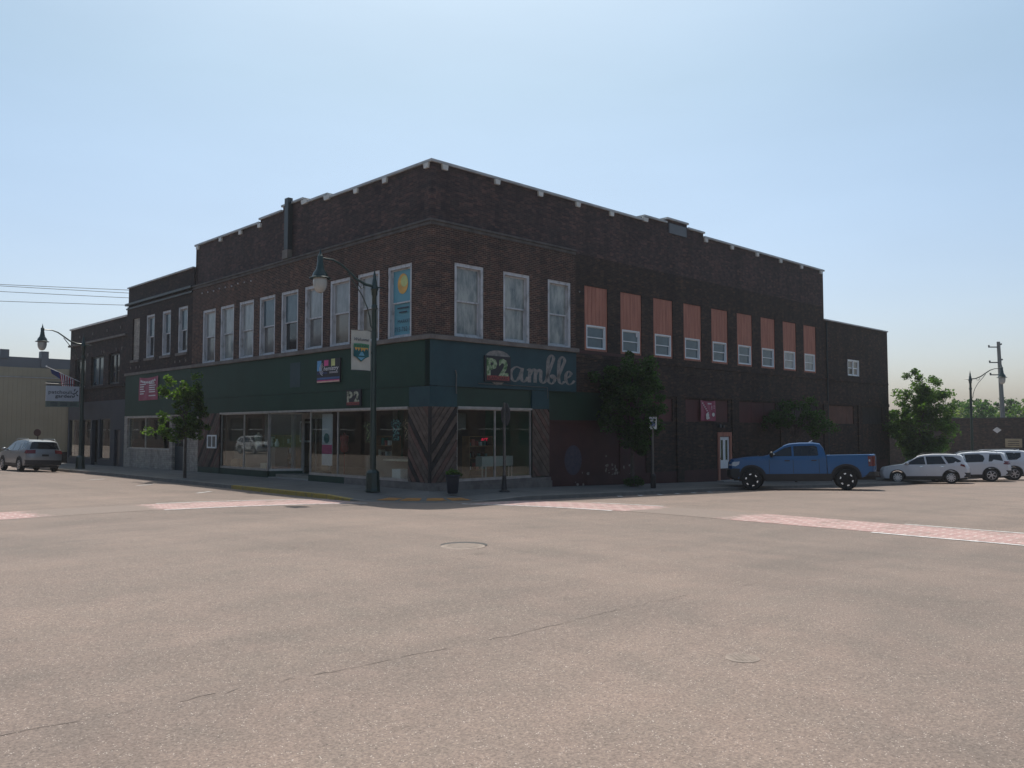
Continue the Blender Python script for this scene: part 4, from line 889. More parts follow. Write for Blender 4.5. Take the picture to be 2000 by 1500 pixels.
# pink banners
def banner(F, s0, s1, z0, z1, label, xd, org_d, kind):
    r = froot('vinyl_banner', label, 'banner', F.P((s0+s1)/2, org_d, z0)); m_ = MB(); n = 12; s = 1 if xd[0] else -1
    pts = lambda i, j: F.P(s0+(s1-s0)*i/n, org_d-.03-.02*sin(i*1.1+j*.5), (z0+(z1-z0)*j/6)-(.07*sin(pi*i/n) if j == 6 else 0)-(.03*sin(pi*i/n) if j == 5 else 0))
    m_.v = [pts(i, j) for j in range(7) for i in range(n+1)]; m_.f = [(j*(n+1)+i, j*(n+1)+i+1, (j+1)*(n+1)+i+1, (j+1)*(n+1)+i) for j in range(6) for i in range(n)]
    build('cloth', m_, 'pink', r, True); q = MB(); rnd = random.Random(len(label))
    W_, H_ = s1-s0, z1-z0; L = (lambda a_: s0+a_*W_) if s > 0 else (lambda a_: s1-a_*W_)
    def bar(a_, b_, z): x0, x1 = sorted((L(a_), L(b_))); F.box(q, x0, x1, org_d-.062, org_d-.058, z0+z*H_, z0+z*H_+.045*H_)
    if kind == 1:
        for k in range(9): a_ = .1+k*.09; bar(a_, a_+.075, .80-.09*sin(pi*(k+.5)/9)); bar(a_, a_+.06, .845-.09*sin(pi*(k+.5)/9))
        for k in range(5): bar(.08, .08+rnd.uniform(.18, .34), .66-.1*k); bar(.56, .56+rnd.uniform(.25, .36), .68-.09*k)
        bar(.55, .9, .16)
    else:
        for k in range(6): bar(.08+k*.07, .15+k*.07, .82-.09*k)
        bar(.45, .7, .8)
        bar(.7, .74, .55); bar(.7, .74, .62); bar(.7, .74, .69); bar(.85, .89, .6); bar(.85, .89, .7)
    build('lettering', q, 'lett', r)
    if kind == 2:
        q = MB(); 
        for (a_, z_, r_) in ((.42, .26, .11), (.40, .14, .08), (.5, .14, .06), (.82, .3, .09)): q.add([F.P(L(a_+r_*cos(k*pi/6)), org_d-.064, z0+H_*(z_+r_*1.1*sin(k*pi/6))) for k in range(12)], [tuple(range(12))])
        build('figure_print', q, 'cliff', r)
    return r
banner(LF, 22.63, 25.22, 3.32, 4.58, 'pink banner with rows of white print on the green band of the middle building', LX, -.02, 1)
banner(RF, 15.98, 17.22, 2.16, 3.12, 'pink banner with pale figures fixed over the red boards above the white side door', RX, .10, 2)
# window decal on the blue-covered window
wp = froot('window_decal', 'light blue window covering with yellow sun and phone number, upper window nearest the corner', 'window sign', (.2, 1.7, 5.0))
m_ = MB(); m_.add([LF.P(1.72+.30*cos(k*pi/12), .138, 6.82+.36*sin(k*pi/12)) for k in range(24)], [tuple(range(24))]); build('sun_disc', m_, 'sunor', wp)
m_ = MB(); m_.add([LF.P(1.64+.2*cos(k*pi/9), .136, 6.9+.2*sin(k*pi/9)) for k in range(18)], [tuple(range(18))]); build('hand_print', m_, 'limep', wp)
m_ = MB()
for (a_, b_, z) in ((1.35, 2.15, 7.2), (1.4, 2.05, 5.95), (1.5, 1.95, 5.8)): LF.box(m_, a_, b_, .15, .155, z, z+.05)
text_into(m_, '715-762-15', LF.P(1.7, .165, 5.16), LX, LY, 1.0, .16, .002); text_into(m_, 'MARKET', LF.P(1.66, .165, 5.45), LX, LY, .75, .12, .002); build('lettering', m_, 'darklett', wp)
# ------------------------------------------------------------ things inside the shop windows
t = froot('console_table', 'white console table with thin legs inside the right hand shop window', 'table', (3.78, .75, -.12))
m_ = MB(); m_.box(3.0, 4.55, .75, 1.1, .40, .76); build('cabinet', m_, 'console', t)
for x in (3.03, 3.2, 4.35, 4.5): build('leg', fbox(RF, x, x+.035, .77, .81, -.12, .40), 'console', t)
def shirt(u, z, mt, F, label, w_=.6, h_=.75):
    P = [(-.28, .5), (-.12, .5), (0, .44), (.12, .5), (.28, .5), (.5, .3), (.38, .16), (.28, .24), (.3, -.5), (-.3, -.5), (-.28, .24), (-.38, .16), (-.5, .3)]
    m_ = MB(); m_.prism([F.P(u+x*w_, .3, z+y*h_) for x, y in P], Vector(F.P(0, .04, 0))-Vector(F.P(0, 0, 0)))
    o = fmesh('hanging_shirt', m_, mt, F.P(u, .3, z)); return tag(o, label, 'shirt', 'shirts hanging in the shop window')
M['sh1'] = two('teal_print_shirt', (.01, .012, .02), (.16, .42, .42), 14, .5, .58); M['sh2'] = two('tan_print_shirt', (.03, .02, .015), (.42, .3, .18), 14, .5, .58); M['sh3'] = two('green_print_shirt', (.01, .015, .012), (.28, .36, .16), 12, .5, .6)
shirt(2.3, 1.72, 'sh1', LF, 'dark shirt with teal print hanging in the shop window by the corner'); shirt(1.62, 1.72, 'sh2', LF, 'shirt with tan print hanging nearest the plank pier'); shirt(3.9, 1.65, 'sh3', LF, 'shirt with green print hanging left of the lamp post', .8)
def pmesh(name, m_, mt, org, label, cat): return tag(fmesh(name, m_, mt, org), label, cat)
t = froot('hanging_poster', 'tall pale poster with pink and teal print hanging in the window beside the shop entry', 'poster', (.3, 6.75, .5))
build('sheet', fbox(LF, 6.35, 7.1, .28, .29, .35, 2.35), 'signwhite', t); build('print', fbox(LF, 6.37, 7.08, .27, .279, .8, 1.15), 'magenta', t)
m_ = MB(); m_.add([LF.P(6.75+.2*cos(k*pi/8), .268, 1.4+.2*sin(k*pi/8)) for k in range(16)], [tuple(range(16))]); build('heart_print', m_, 'bannerteal', t)
t = froot('framed_poster', 'white framed dark poster leaning inside the angled entry window', 'poster', (.9, 10.0, 1.2))
build('frame', fbox(LF, 9.9, 10.9, 1.5, 1.53, 1.2, 2.1), 'signwhite', t); build('picture', fbox(LF, 9.98, 10.82, 1.49, 1.499, 1.28, 2.02), 'signblack', t)
for i, u in enumerate((11.6, 12.1, 12.5)):
    m_ = MB(); m_.lathe([(.06, 1.0), (.09, 1.02), (.1, 1.15), (.04, 1.28-.05*i), (.05, 1.34-.05*i)], (.8, u, 0), 10)
    tag(fmesh('vase', m_, 'new_white', (.8, u, 1.0)), ('tall white vase on the display counter', 'middle white vase on the display counter', 'small white vase on the display counter by the mullion')[i], 'vase')
pmesh('display_counter', fbox(LF, 11.2, 15.0, .5, 1.1, -.12, .99), 'interior', (.8, 13, -.12), 'low counter behind the left shop window', 'counter')
pmesh('display_counter', fbox(LF, 1.4, 5.0, .9, 1.4, -.12, .75), 'interior', (1, 3, -.12), 'low counter behind the shop window with hanging shirts', 'counter')
rnd = random.Random(77)
M['cl1'] = pm('display_cream', (.5, .47, .4), .8, .2, 5); M['cl2'] = pm('display_rose', (.45, .14, .14), .8, .2, 5); M['cl3'] = pm('display_teal', (.10, .28, .27), .8, .2, 5); M['cl4'] = pm('display_wood', (.3, .2, .12), .7, .2, 5)
def shelf(F, s0, d0, label, seed, w_=1.1, h_=1.5):
    r_ = froot('display_shelf', label, 'shelf', F.P(s0+w_/2, d0+.2, -.12)); q = MB()
    F.box(q, s0, s0+.04, d0, d0+.4, -.12, h_); F.box(q, s0+w_-.04, s0+w_, d0, d0+.4, -.12, h_)
    for z in (.2, .65, 1.1, h_-.04): F.box(q, s0+.04, s0+w_-.04, d0, d0+.4, z, z+.035)
    build('frame', q, 'cl4', r_); rn = random.Random(seed)
    for z in (.235, .685, 1.135):
        x = s0+.08
        while x < s0+w_-.2:
            ww = rn.uniform(.07, .16); hh = rn.uniform(.1, .3); q = MB(); F.box(q, x, x+ww, d0+.08, d0+.3, z, z+hh); build('boxed_goods', q, rn.choice(['cl1', 'cl2', 'cl3', 'new_white', 'signblack']), r_); x += ww+rn.uniform(.03, .1)
    return r_
shelf(LF, 11.4, 1.6, 'wooden display shelf with small goods at the right inside the left shop window', 1); shelf(LF, 13.6, 1.8, 'wooden display shelf with small goods deep behind the left shop window', 2, 1.3)
shelf(LF, 4.4, 1.7, 'wooden display shelf with small goods behind the middle shop window', 3); shelf(RF, 3.3, 1.8, 'wooden display shelf with small goods inside the right hand shop window', 4, 1.2)
def mannequin(F, s0, d0, mt, label):
    q = MB(); p = F.P(s0, d0, 0); q.lathe([(.02, .5), (.02, .85), (.12, .88), (.17, 1.0), (.13, 1.18), (.18, 1.4), (.16, 1.5), (.05, 1.55), (.045, 1.62)], (p[0], p[1], 0), 14); q.lathe([(.18, -.12), (.18, -.09), (.02, -.08), (.02, .5)], (p[0], p[1], 0), 10)
    o = fmesh('dress_form', q, mt, (p[0], p[1], -.12), True); return tag(o, label, 'dress form')
mannequin(LF, 6.0, .6, 'red', 'dark red dress form standing beside the tall pale poster'); mannequin(LF, 12.9, .6, 'cl1', 'cream dress form standing behind the mullion of the left shop window')
pmesh('cardboard_box', fbox(LF, 11.5, 12.0, .25, .5, -.1, .3), 'cl1', (.4, 11.7, -.1), 'pale box on the floor right inside the left shop window', 'box')
pmesh('cardboard_box', fbox(LF, 14.2, 14.8, .25, .5, -.1, .42), 'cl4', (.4, 14.5, -.1), 'brown box on the floor at the far end of the left shop window', 'box')
pmesh('storage_tub', fbox(LF, 2.0, 2.5, .3, .6, -.1, .35), 'new_white', (.45, 2.2, -.1), 'white tub on the floor below the hanging shirts', 'tub')
pmesh('folding_table', fbox(LF, 1.35, 3.3, .5, .9, .62, .68), 'cl1', (.7, 2.3, .62), 'pale folding table top below the hanging shirts', 'table')
M['neon'] = pm('neon_red', (.8, .02, .08), .5); M['neon'].node_tree.nodes['Principled BSDF'].inputs['Emission Color'].default_value = (1, .02, .08, 1); M['neon'].node_tree.nodes['Principled BSDF'].inputs['Emission Strength'].default_value = .45
m_ = MB(); text_into(m_, 'art', (3.25, .9, 1.34), RX, LY, .34, .13, .002, shear=.3, bold=.015); pmesh('neon_sign', m_, 'neon', (3.25, .9, 1.34), 'small red neon lettering inside the right hand shop window', 'neon sign')
m_ = fbox(RF, 1.3, 2.0, .5, .53, 1.75, 2.3); pmesh('paper_sheet', m_, 'interior', (1.6, .5, 1.75), 'grey sheet hanging in the top corner of the right shop window', 'poster')
m_ = MB(); 
pmesh('clothes_rack', fbox(RF, 1.4, 1.9, 1.0, 1.5, -.12, 1.0), 'black', (1.6, 1.2, -.12), 'dark display stand at the left inside the right shop window', 'display stand')
# notice frame on the planks
t = froot('notice_frame', 'small white-framed notice case on the dark diagonal planks', 'notice', (-.06, 16.1, .9))
m_ = MB(); LF.wall(m_, 15.62, 16.58, .88, 1.5, [(15.69, 16.04, .95, 1.43), (16.12, 16.51, .95, 1.43)], .04, -.095); build('frame', m_, 'new_white', t); build('panel', fbox(LF, 15.64, 16.56, -.07, -.06, .9, 1.48), 'pane_grey', t)
# ------------------------------------------------------------ street lamps
def lamp(v, u, z, outv, label):
    x, y = F2W(v, u)[:2]; az = atan2(outv[1], outv[0])
    r = wroot('street_lamp', label, 'street lamp', (x, y, z), az, 'green gooseneck street lamps')
    m_ = MB(); m_.lathe([(.25, 0), (.25, .06), (.235, .12), (.215, .62), (.17, .68), (.13, .72)], (0, 0, 0), 8); build('base', m_, 'lampgreen', r)
    m_ = MB(); m_.lathe([(.105, .7), (.10, 2), (.085, 5), (.075, 6.45), (.10, 6.5), (.10, 6.62), (.14, 6.68), (.10, 6.78), (.08, 6.95), (.05, 7.05), (.055, 7.1), (.015, 7.3), (.0, 7.42)], (0, 0, 0), 12); build('pole', m_, 'lampgreen', r, True)
    m_ = MB(); m_.lathe([(.08, 0), (.1, .05), (.1, .12), (.08, .17)], (0, 0, 6.0), 12); m_.tube([(-.06, 0, 6.75), (-.35, 0, 6.77), (-.42, 0, 6.77)], [.03, .018, .008], 6); m_.box(-.02, .14, -.03, .03, 3.62+.9, 3.7+.9); build('bracket', m_, 'lampgreen', r)
    A = [(.05, 6.78), (.35, 6.8), (.7, 6.93), (1.0, 7.14), (1.3, 7.34), (1.6, 7.44), (2.0, 7.44)]
    m_ = MB(); m_.tube([(a_, 0, z_) for a_, z_ in A], [.05, .045, .04, .038, .035, .03, .03], 8); build('arm', m_, 'lampgreen', r, True)
    B = [(.06, 5.35), (.14, 5.45), (.17, 5.7), (.28, 6.05), (.5, 6.45), (.8, 6.8), (1.02, 7.08)]
    m_ = MB(); m_.tube([(a_, 0, z_) for a_, z_ in B], .02, 6); m_.tube([(.62, 0, 6.84), (.62, 0, 6.74), (.52, 0, 6.66), (.42, 0, 6.70), (.44, 0, 6.78)], .018, 6); build('scroll', m_, 'lampgreen', r, True)
    m_ = MB(); c_ = (2.06, 0, 0); m_.lathe([(.0, 7.78), (.02, 7.66), (.045, 7.55), (.09, 7.5), (.09, 7.3), (.105, 7.28), (.105, 7.2), (.13, 7.1), (.14, 7.06), (.22, 6.95), (.25, 6.84), (.34, 6.80), (.34, 6.78), (.2, 6.79)], c_, 16); build('lamp_housing', m_, 'lampgreen', r, True)
    m_ = MB(); m_.lathe([(.215, 6.785), (.225, 6.65), (.2, 6.5), (.14, 6.38), (.06, 6.33), (.0, 6.32)], c_, 16); build('globe', m_, 'globe', r, True)
    return r, az
M['globe'] = pm('frosted_globe', (.42, .42, .40), .25, .1, 3)
vL = (-.718, -.696)
vLw = tuple(((MF.to_3x3() @ Vector((-1, 0, 0)))[i] for i in (0, 1))); vRw = tuple(((MF.to_3x3() @ Vector((0, -1, 0)))[i] for i in (0, 1)))
zb = base_z(1.3, -1.4)-.03
lp, az = lamp(-1.40, 1.22, zb, vLw, 'dark green gooseneck street lamp with welcome banner at the street corner')
lamp(-2.2, 27.6, base_z(27, 0)-.05, vLw, 'gooseneck street lamp by the silver SUV near the hanging shop sign')
lamp(48.6, -1.2, base_z(-1, 48)-.03, vRw, 'gooseneck street lamp behind the parked white SUVs at right')
# welcome banner hung from the corner lamp
x, y = F2W(-1.40, 1.22)[:2]
bn = wroot('street_banner', 'cream welcome banner with green and blue shield on the corner street lamp', 'banner', (x, y, zb+4), az)
z0_, z1_ = 3.96, 5.27
m_ = cloth(10, 6, lambda a_, b_: (.14+.74*a_, .015*sin(5*a_+2*b_), z1_-(z1_-z0_)*b_)); m_.v = [(a_, b_, c_-4) for a_, b_, c_ in m_.v]
build('cloth', m_, 'cream', bn, True)
m_ = MB(); m_.tube([(.05, 0, z1_-4), (.9, 0, z1_-4)], .012, 6); m_.tube([(.05, 0, z0_-4), (.9, 0, z0_-4)], .012, 6); build('banner_rod', m_, 'iron', bn)
bx, by, nn_ = (-1, 0, 0), (0, 0, 1), 1   # seen from the camera side the arm points left
def bp(x_, z_, d_): return (.51-x_, d_, z_-4)
for sgn_ in (1,):
    dd = .03
    m_ = MB(); text_into(m_, 'Welcome', bp(0, 4.92, dd), (-1, 0, 0), (0, 0, 1), .56, .11, .003, shear=.25, bold=.01); build('lettering', m_, 'darklett', bn)
    def pl(nm, P, mt, d_): m_ = MB(); m_.add([bp(a_, b_, d_) for a_, b_ in P], [tuple(range(len(P)))]); build(nm, m_, mt, bn)
    pl('shield_edge', [(-.28, 4.8), (.28, 4.8), (.3, 4.42), (.16, 4.36), (0, 4.24), (-.16, 4.36), (-.3, 4.42)], 'bannerteal', dd-.006)
    pl('shield_sky', [(-.25, 4.72), (.25, 4.72), (.25, 4.55), (-.25, 4.55)], 'sunor', dd-.003); pl('shield_lake', [(-.14, 4.39), (.14, 4.39), (0, 4.285)], 'bannerblue', dd-.003)
    pl('shield_trees', [(-.25, 4.48), (-.25, 4.66), (-.2, 4.6), (-.15, 4.67), (-.1, 4.58), (-.04, 4.7), (.0, 4.57), (.06, 4.64), (.12, 4.58), (.18, 4.68), (.25, 4.62), (.25, 4.48)], 'bannerteal', dd)
    pl('shield_river', [(-.02, 4.56), (.05, 4.56), (.12, 4.44), (-.1, 4.44)], 'bannerblue', dd+.003)
    pl('name_ribbon', [(-.3, 4.70), (.3, 4.70), (.3, 4.82), (0, 4.84), (-.3, 4.82)], 'bannergreen', dd+.001)
    m_ = MB(); text_into(m_, 'Park Falls', bp(0, 4.73, dd+.002), (-1, 0, 0), (0, 0, 1), .5, .07, .003, bold=.01); build('name_lettering', m_, 'darklett', bn)
# ------------------------------------------------------------ sign posts and planter
def w3(v, u): q = F2W(v, u); return q.x, q.y
x, y = w3(2.08, -1.38); zz = base_z(-1, 1.8)-.03
st = wroot('stop_sign', 'octagonal road sign seen from its grey back before the right shop window', 'road sign', (x, y, zz), radians(-66))
M['signback'] = pm('dull_sign_back', (.07, .07, .072), .6, .2, 6)
m_ = MB(); m_.box(-.045, .045, -.035, .035, .45, 2.98); build('post', m_, 'steel', st)
m_ = MB(); m_.lathe([(.2, 0), (.19, .03), (.1, .08), (.08, .3), (.065, .55)], (0, 0, 0), 10); build('post_base', m_, 'black', st)
m_ = MB(); m_.prism([(.40*cos(pi/8+k*pi/4)+.0, .04, 2.58+.40*sin(pi/8+k*pi/4)) for k in range(8)], (0, .012, 0)); build('sign_plate', m_, 'signback', st)
x, y = w3(9.5, -2.0); zz = base_z(-2, 9.3)-.05
pk = wroot('parking_sign', 'white reserved parking sign with blue wheelchair symbol on a steel post', 'road sign', (x, y, zz), radians(8))
m_ = MB(); m_.box(-.03, .03, -.02, .02, 0, 2.75); build('post', m_, 'steel', pk, label=None); m_ = MB(); m_.lathe([(.11, 0), (.11, .5), (.07, .56)], (0, 0, 0), 10); build('post_base', m_, 'black', pk)
m_ = MB(); m_.box(-.15, .15, -.045, -.03, 2.3, 2.78); build('plate', m_, 'new_white', pk)
m_ = MB(); m_.box(-.08, .08, -.05, -.046, 2.42, 2.6); build('blue_square', m_, 'hblue', pk)
m_ = MB(); m_.add([(.02*cos(k*pi/4), -.053, 2.575+.014*sin(k*pi/4)) for k in range(8)], [tuple(range(8))]); m_.tube([(-.01, -.053, 2.56), (-.01, -.053, 2.5), (.03, -.053, 2.5), (.045, -.053, 2.45)], .007, 5); m_.tube([(.045*cos(q)-.01, -.053, 2.475+.035*sin(q)) for q in [pi*.7+k*pi*1.2/8 for k in range(9)]], .005, 4); build('wheelchair_symbol', m_, 'new_white', pk)
m_ = MB(); text_into(m_, 'RESERVED', (0, -.046, 2.71), (1, 0, 0), (0, 0, 1), .24, .035, .002); text_into(m_, 'PARKING', (0, -.046, 2.65), (1, 0, 0), (0, 0, 1), .2, .035, .002); build('lettering', m_, 'hblue', pk)
def leafblob(mb, pts, n, size, rnd, flat=.5):
    for _ in range(n):
        c_, r_ = rnd.choice(pts)
        while True:
            p = Vector((rnd.uniform(-1, 1), rnd.uniform(-1, 1), rnd.uniform(-1, 1)))
            if .25 < p.length < 1: break
        p = p*(.55+.45*rnd.random()); q = Vector(c_)+Vector((p.x*r_, p.y*r_, p.z*r_*.8))
        a_ = Vector((rnd.gauss(0, 1), rnd.gauss(0, 1), rnd.gauss(0, flat))).normalized(); b_ = a_.cross(Vector((rnd.gauss(0, 1), rnd.gauss(0, 1), rnd.gauss(0, 1)))).normalized()
        s_ = size*rnd.uniform(.6, 1.3)
        mb.add([q-a_*s_*.5, q+b_*s_*.34, q+a_*s_*.55, q-b_*s_*.34], [(0, 1, 2, 3)])
x, y = w3(.02, -1.15); zz = base_z(-1, 0)-.03
pt = wroot('flower_planter', 'dark tapered planter pot with green leaves in front of the plank pier', 'planter', (x, y, zz))
m_ = MB(); m_.lathe([(.15, 0), (.17, .04), (.22, .52), (.245, .54), (.245, .6), (.21, .6), (.2, .52), (0, .52)], (0, 0, 0), 20); build('pot', m_, 'planterpot', pt, True)
m_ = MB(); rnd = random.Random(11); leafblob(m_, [((.1, 0, .65), .16), ((-.12, .05, .62), .15), ((0, -.08, .68), .17), ((.22, .02, .6), .1)], 420, .07, rnd); build('foliage', m_, 'leaf4', pt)
# ------------------------------------------------------------ trees
def tree(x, y, z, H, th, crown, n, size, mat, label, seed, group=None, tr=.06, lean=(0, 0), name='street_tree', clumps=60, cr=.42):
    """crown: list of (dx,dy,dz,rx,ry,rz) ellipsoids above the base; clumps of leaves are spread through them"""
    rnd = random.Random(seed); r = wroot(name, label, 'tree', (x, y, z), 0, group)
    cl_ = []; wsum = [c[3]*c[4]*c[5] for c in crown]
    for _ in range(clumps):
        c = rnd.choices(crown, wsum)[0]
        while True:
            p = Vector((rnd.uniform(-1, 1), rnd.uniform(-1, 1), rnd.uniform(-1, 1)))
            if p.length < 1: break
        if p.length < .55 and rnd.random() < .6: p = p.normalized()*rnd.uniform(.6, .98)
        cl_.append(((c[0]+p.x*c[3], c[1]+p.y*c[4], c[2]+p.z*c[5]), cr*rnd.uniform(.55, 1.25)))
    m_ = MB(); top = max(c[2]+c[5]*.5 for c in crown)
    nd = [Vector((0, 0, -.1)), Vector((lean[0]*.3, lean[1]*.3, th*.5)), Vector((lean[0]*.6, lean[1]*.6, th)), Vector((lean[0], lean[1], (th+top)/2)), Vector((lean[0]*1.1, lean[1]*1.1, top))]
    m_.tube(nd, [tr*1.35, tr, tr*.9, tr*.5, tr*.12], 8)
    for k, (c_, r_) in enumerate(cl_):
        if k % 2: continue
        t_ = rnd.uniform(.15, .8); h0 = th+(top-th)*t_*.7; b0 = Vector((lean[0], lean[1], h0)); b0.z = min(h0, c_[2]-.1); b0.z = max(b0.z, th*.75)
        f_ = min(1, max(0, (b0.z-th*.5)/(top))); b0.x = lean[0]*(.6+.4*f_); b0.y = lean[1]*(.6+.4*f_)
        e_ = Vector(c_); mdl = (b0+e_)/2+Vector((rnd.uniform(-.1, .1), rnd.uniform(-.1, .1), .12*(e_-b0).length)); m_.tube([b0, mdl, e_], [tr*.32, tr*.2, tr*.07], 5, False)
    build('trunk', m_, 'bark', r, True)
    m_ = MB(); leafblob(m_, cl_, n, size, rnd); build('crown', m_, mat, r); return r
x, y = w3(-2.25, 13.9)
tree(x, y, base_z(14, 0)-.05, 4.9, 1.5, [(.1, 0, 3.0, .62, .65, 1.25), (-.35, 0, 2.1, .65, .65, .5), (.42, 0, 2.3, .5, .6, .6), (.3, 0, 4.0, .4, .45, .6), (-.62, -.65, 3.95, .2, .25, .62), (-.62, -.65, 3.95, .2, .25, .62), (-.75, -.65, 2.6, .3, .3, .25), (-1.0, -.6, 2.0, .35, .35, .3), (-1.0, -.6, 2.0, .35, .35, .3)], 6800, .125, 'leaf', 'slim young street tree with a few sunlit yellow-green twigs in front of the green band', 21, 'street trees', .055, clumps=85, cr=.3)
x, y = w3(9.35, -1.1)
tree(x, y, base_z(-1, 9.3)-.05, 6, 1.6, [(0, 0, 3.4, 1.45, 1.3, 1.35), (.2, 0, 4.4, .95, .9, .95), (-.3, 0, 3.9, .9, .9, .9), (.25, 0, 2.3, .95, .8, .7), (-.05, 0, 4.95, .65, .6, .55), (.1, 0, 1.6, .55, .5, .5), (-.95, 0, 4.1, .85, .7, .75), (-.8, 0, 3.0, .8, .8, .7)], 21000, .125, 'leaf2', 'dense round dark green street tree in front of the red painted wall', 22, 'street trees', .08, clumps=130, cr=.4)
m_ = MB(); rnd = random.Random(9); leafblob(m_, [((x+.1, y, -.3), .32), ((x-.15, y, -.35), .28), ((x+.3, y-.1, -.35), .2)], 900, .07, rnd); o = build('tree_base_shrub', m_, 'leaf2'); tag(o, 'small clump of green growth round the foot of the dense tree', 'shrub')
x, y = w3(22.5, -1.2)
tree(x, y, base_z(-1, 22.5)-.05, 4.6, 1.8, [(0, 0, 3.3, 1.35, 1.2, .85), (1.2, 0, 2.9, 1.0, .9, .7), (-.9, 0, 3.0, .8, .8, .6), (.5, 0, 3.9, .8, .7, .45)], 5200, .11, 'leaf2', 'thin dark tree against the brick wall behind the blue pickup', 23, 'street trees', .05, clumps=90, cr=.34)
x, y = w3(38.4, -1.6)
tree(x, y, base_z(-1, 39)-.05, 7, 1.6, [(-.2, 0, 3.4, 1.9, 1.7, 1.9), (-.4, 0, 5.0, 1.25, 1.2, 1.2), (.5, 0, 5.5, 1.1, 1.0, .9), (1.05, 0, 4.1, .85, .8, .8), (-1.7, 0, 3.0, 1.0, .9, 1.2), (-.1, 0, 1.7, 1.5, 1.4, .9), (-.6, 0, 6.3, .5, .5, .5), (.95, 0, 6.2, .55, .5, .4)], 26000, .145, 'leaf4', 'large leafy street tree with ragged sunlit top beyond the end of the brick wall', 24, 'street trees', .09, clumps=170, cr=.5)
# wooded skyline beyond the low building
rnd = random.Random(40)
nm = ['rounded pale tree', 'tall loose tree', 'darker broad tree', 'low spreading tree', 'thin pointed tree', 'dense rounded tree', 'small pale tree', 'broad green tree', 'tall dark tree']
far_t = [(1862, 118, 5.6, 'leaf3'), (1880, 130, 7.4, 'leaf3'), (1898, 112, 7.7, 'leaf2'), (1918, 122, 7.0, 'leaf3'), (1932, 135, 6.3, 'leaf4'), (1948, 116, 5.4, 'leaf2'), (1966, 125, 7.6, 'leaf2'), (1984, 128, 6.2, 'leaf3'), (2003, 118, 7.4, 'leaf4'), (2025, 125, 6.5, 'leaf3'), (2050, 120, 7, 'leaf2')]
wh = ['leftmost, beside the tree crown', 'left of the lamp pole', 'just right of the lamp pole', 'between lamp pole and utility pole', 'half way to the utility pole', 'just left of the utility pole', 'just right of the utility pole', 'near the right edge of the picture', 'at the right edge of the picture', 'right of the others, partly outside the picture', 'farthest right, outside the picture']
for i, (px, dist, h_, mt) in enumerate(far_t):
    X = (px-1000)/1655*dist
    h_ += 2.1; tree(X, dist, -2.4, h_, 2.0, [(0, 0, h_*.55, 2.6, 2.4, h_*.38), (rnd.uniform(-1.2, 1.2), 0, h_*.72, 1.6, 1.5, h_*.25), (rnd.uniform(-2, 2), 0, h_*.35, 2.2, 2, h_*.2)], 2600, .34, mt, 'distant tree above the low brick roof, '+wh[i], 50+i, 'distant trees on the skyline', .13, name='distant_tree', clumps=60, cr=.8)
# ------------------------------------------------------------ utility pole and wires
def wirepole(X, Y, zb_, top, label, r=.17, arms=((0, 0),)):
    t = wroot('utility_pole', label, 'utility pole', (X, Y, zb_)); m_ = MB(); m_.tube([(0, 0, -.5), (-.35, 0, top-zb_)], [r*1.35, r*.75], 10); build('pole', m_, 'pole', t)
    m_ = MB()
    for zz in arms: f_ = zz/(top-zb_); m_.box(-.35*f_-1.0, -.35*f_, -.05, .05, zz-.05, zz+.05); m_.ball((-.35*f_-.95, 0, zz+.12), .09, 5); m_.ball((-.35*f_+.25, 0, zz+.3), .08, 5); m_.box(-.35*f_, -.35*f_+.28, -.04, .04, zz+.2, zz+.28)
    if arms: build('crossarm', m_, 'iron', t)
    return t
D = 82; wirepole((1961-1000)/1655*D, D, -2.2, 1.7+(841-667)/1655*D, 'tall leaning utility pole rising behind the low brick building', .2, (10.6-.1, 9.5-.2, 12.0))
# four overhead wires crossing behind the left buildings, strung to poles outside the picture
wpts = [(554, 565), (557, 571), (568, 580.5), (587, 595)]
for i, (ya, yb) in enumerate(wpts):
    Dd = 75; za = 1.7+(841-ya)/1655*Dd; zbb = 1.7+(841-yb)/1655*(Dd)
    xa, xb = -1000/1655*Dd, -750/1655*Dd; P = []
    for k in range(-12, 14):
        t_ = k/2.6; X = xa+(xb-xa)*t_/1.; P.append((X, Dd, za+(zbb-za)*t_+.004*(t_*(t_-1))*6))
    m_ = MB(); m_.tube(P, .026, 4); o = build('overhead_wire', m_, 'wire'); tag(o, ('topmost overhead wire at upper left', 'second overhead wire from the top at upper left', 'third overhead wire from the top at upper left', 'lowest overhead wire at upper left')[i], 'wire', 'overhead wires')
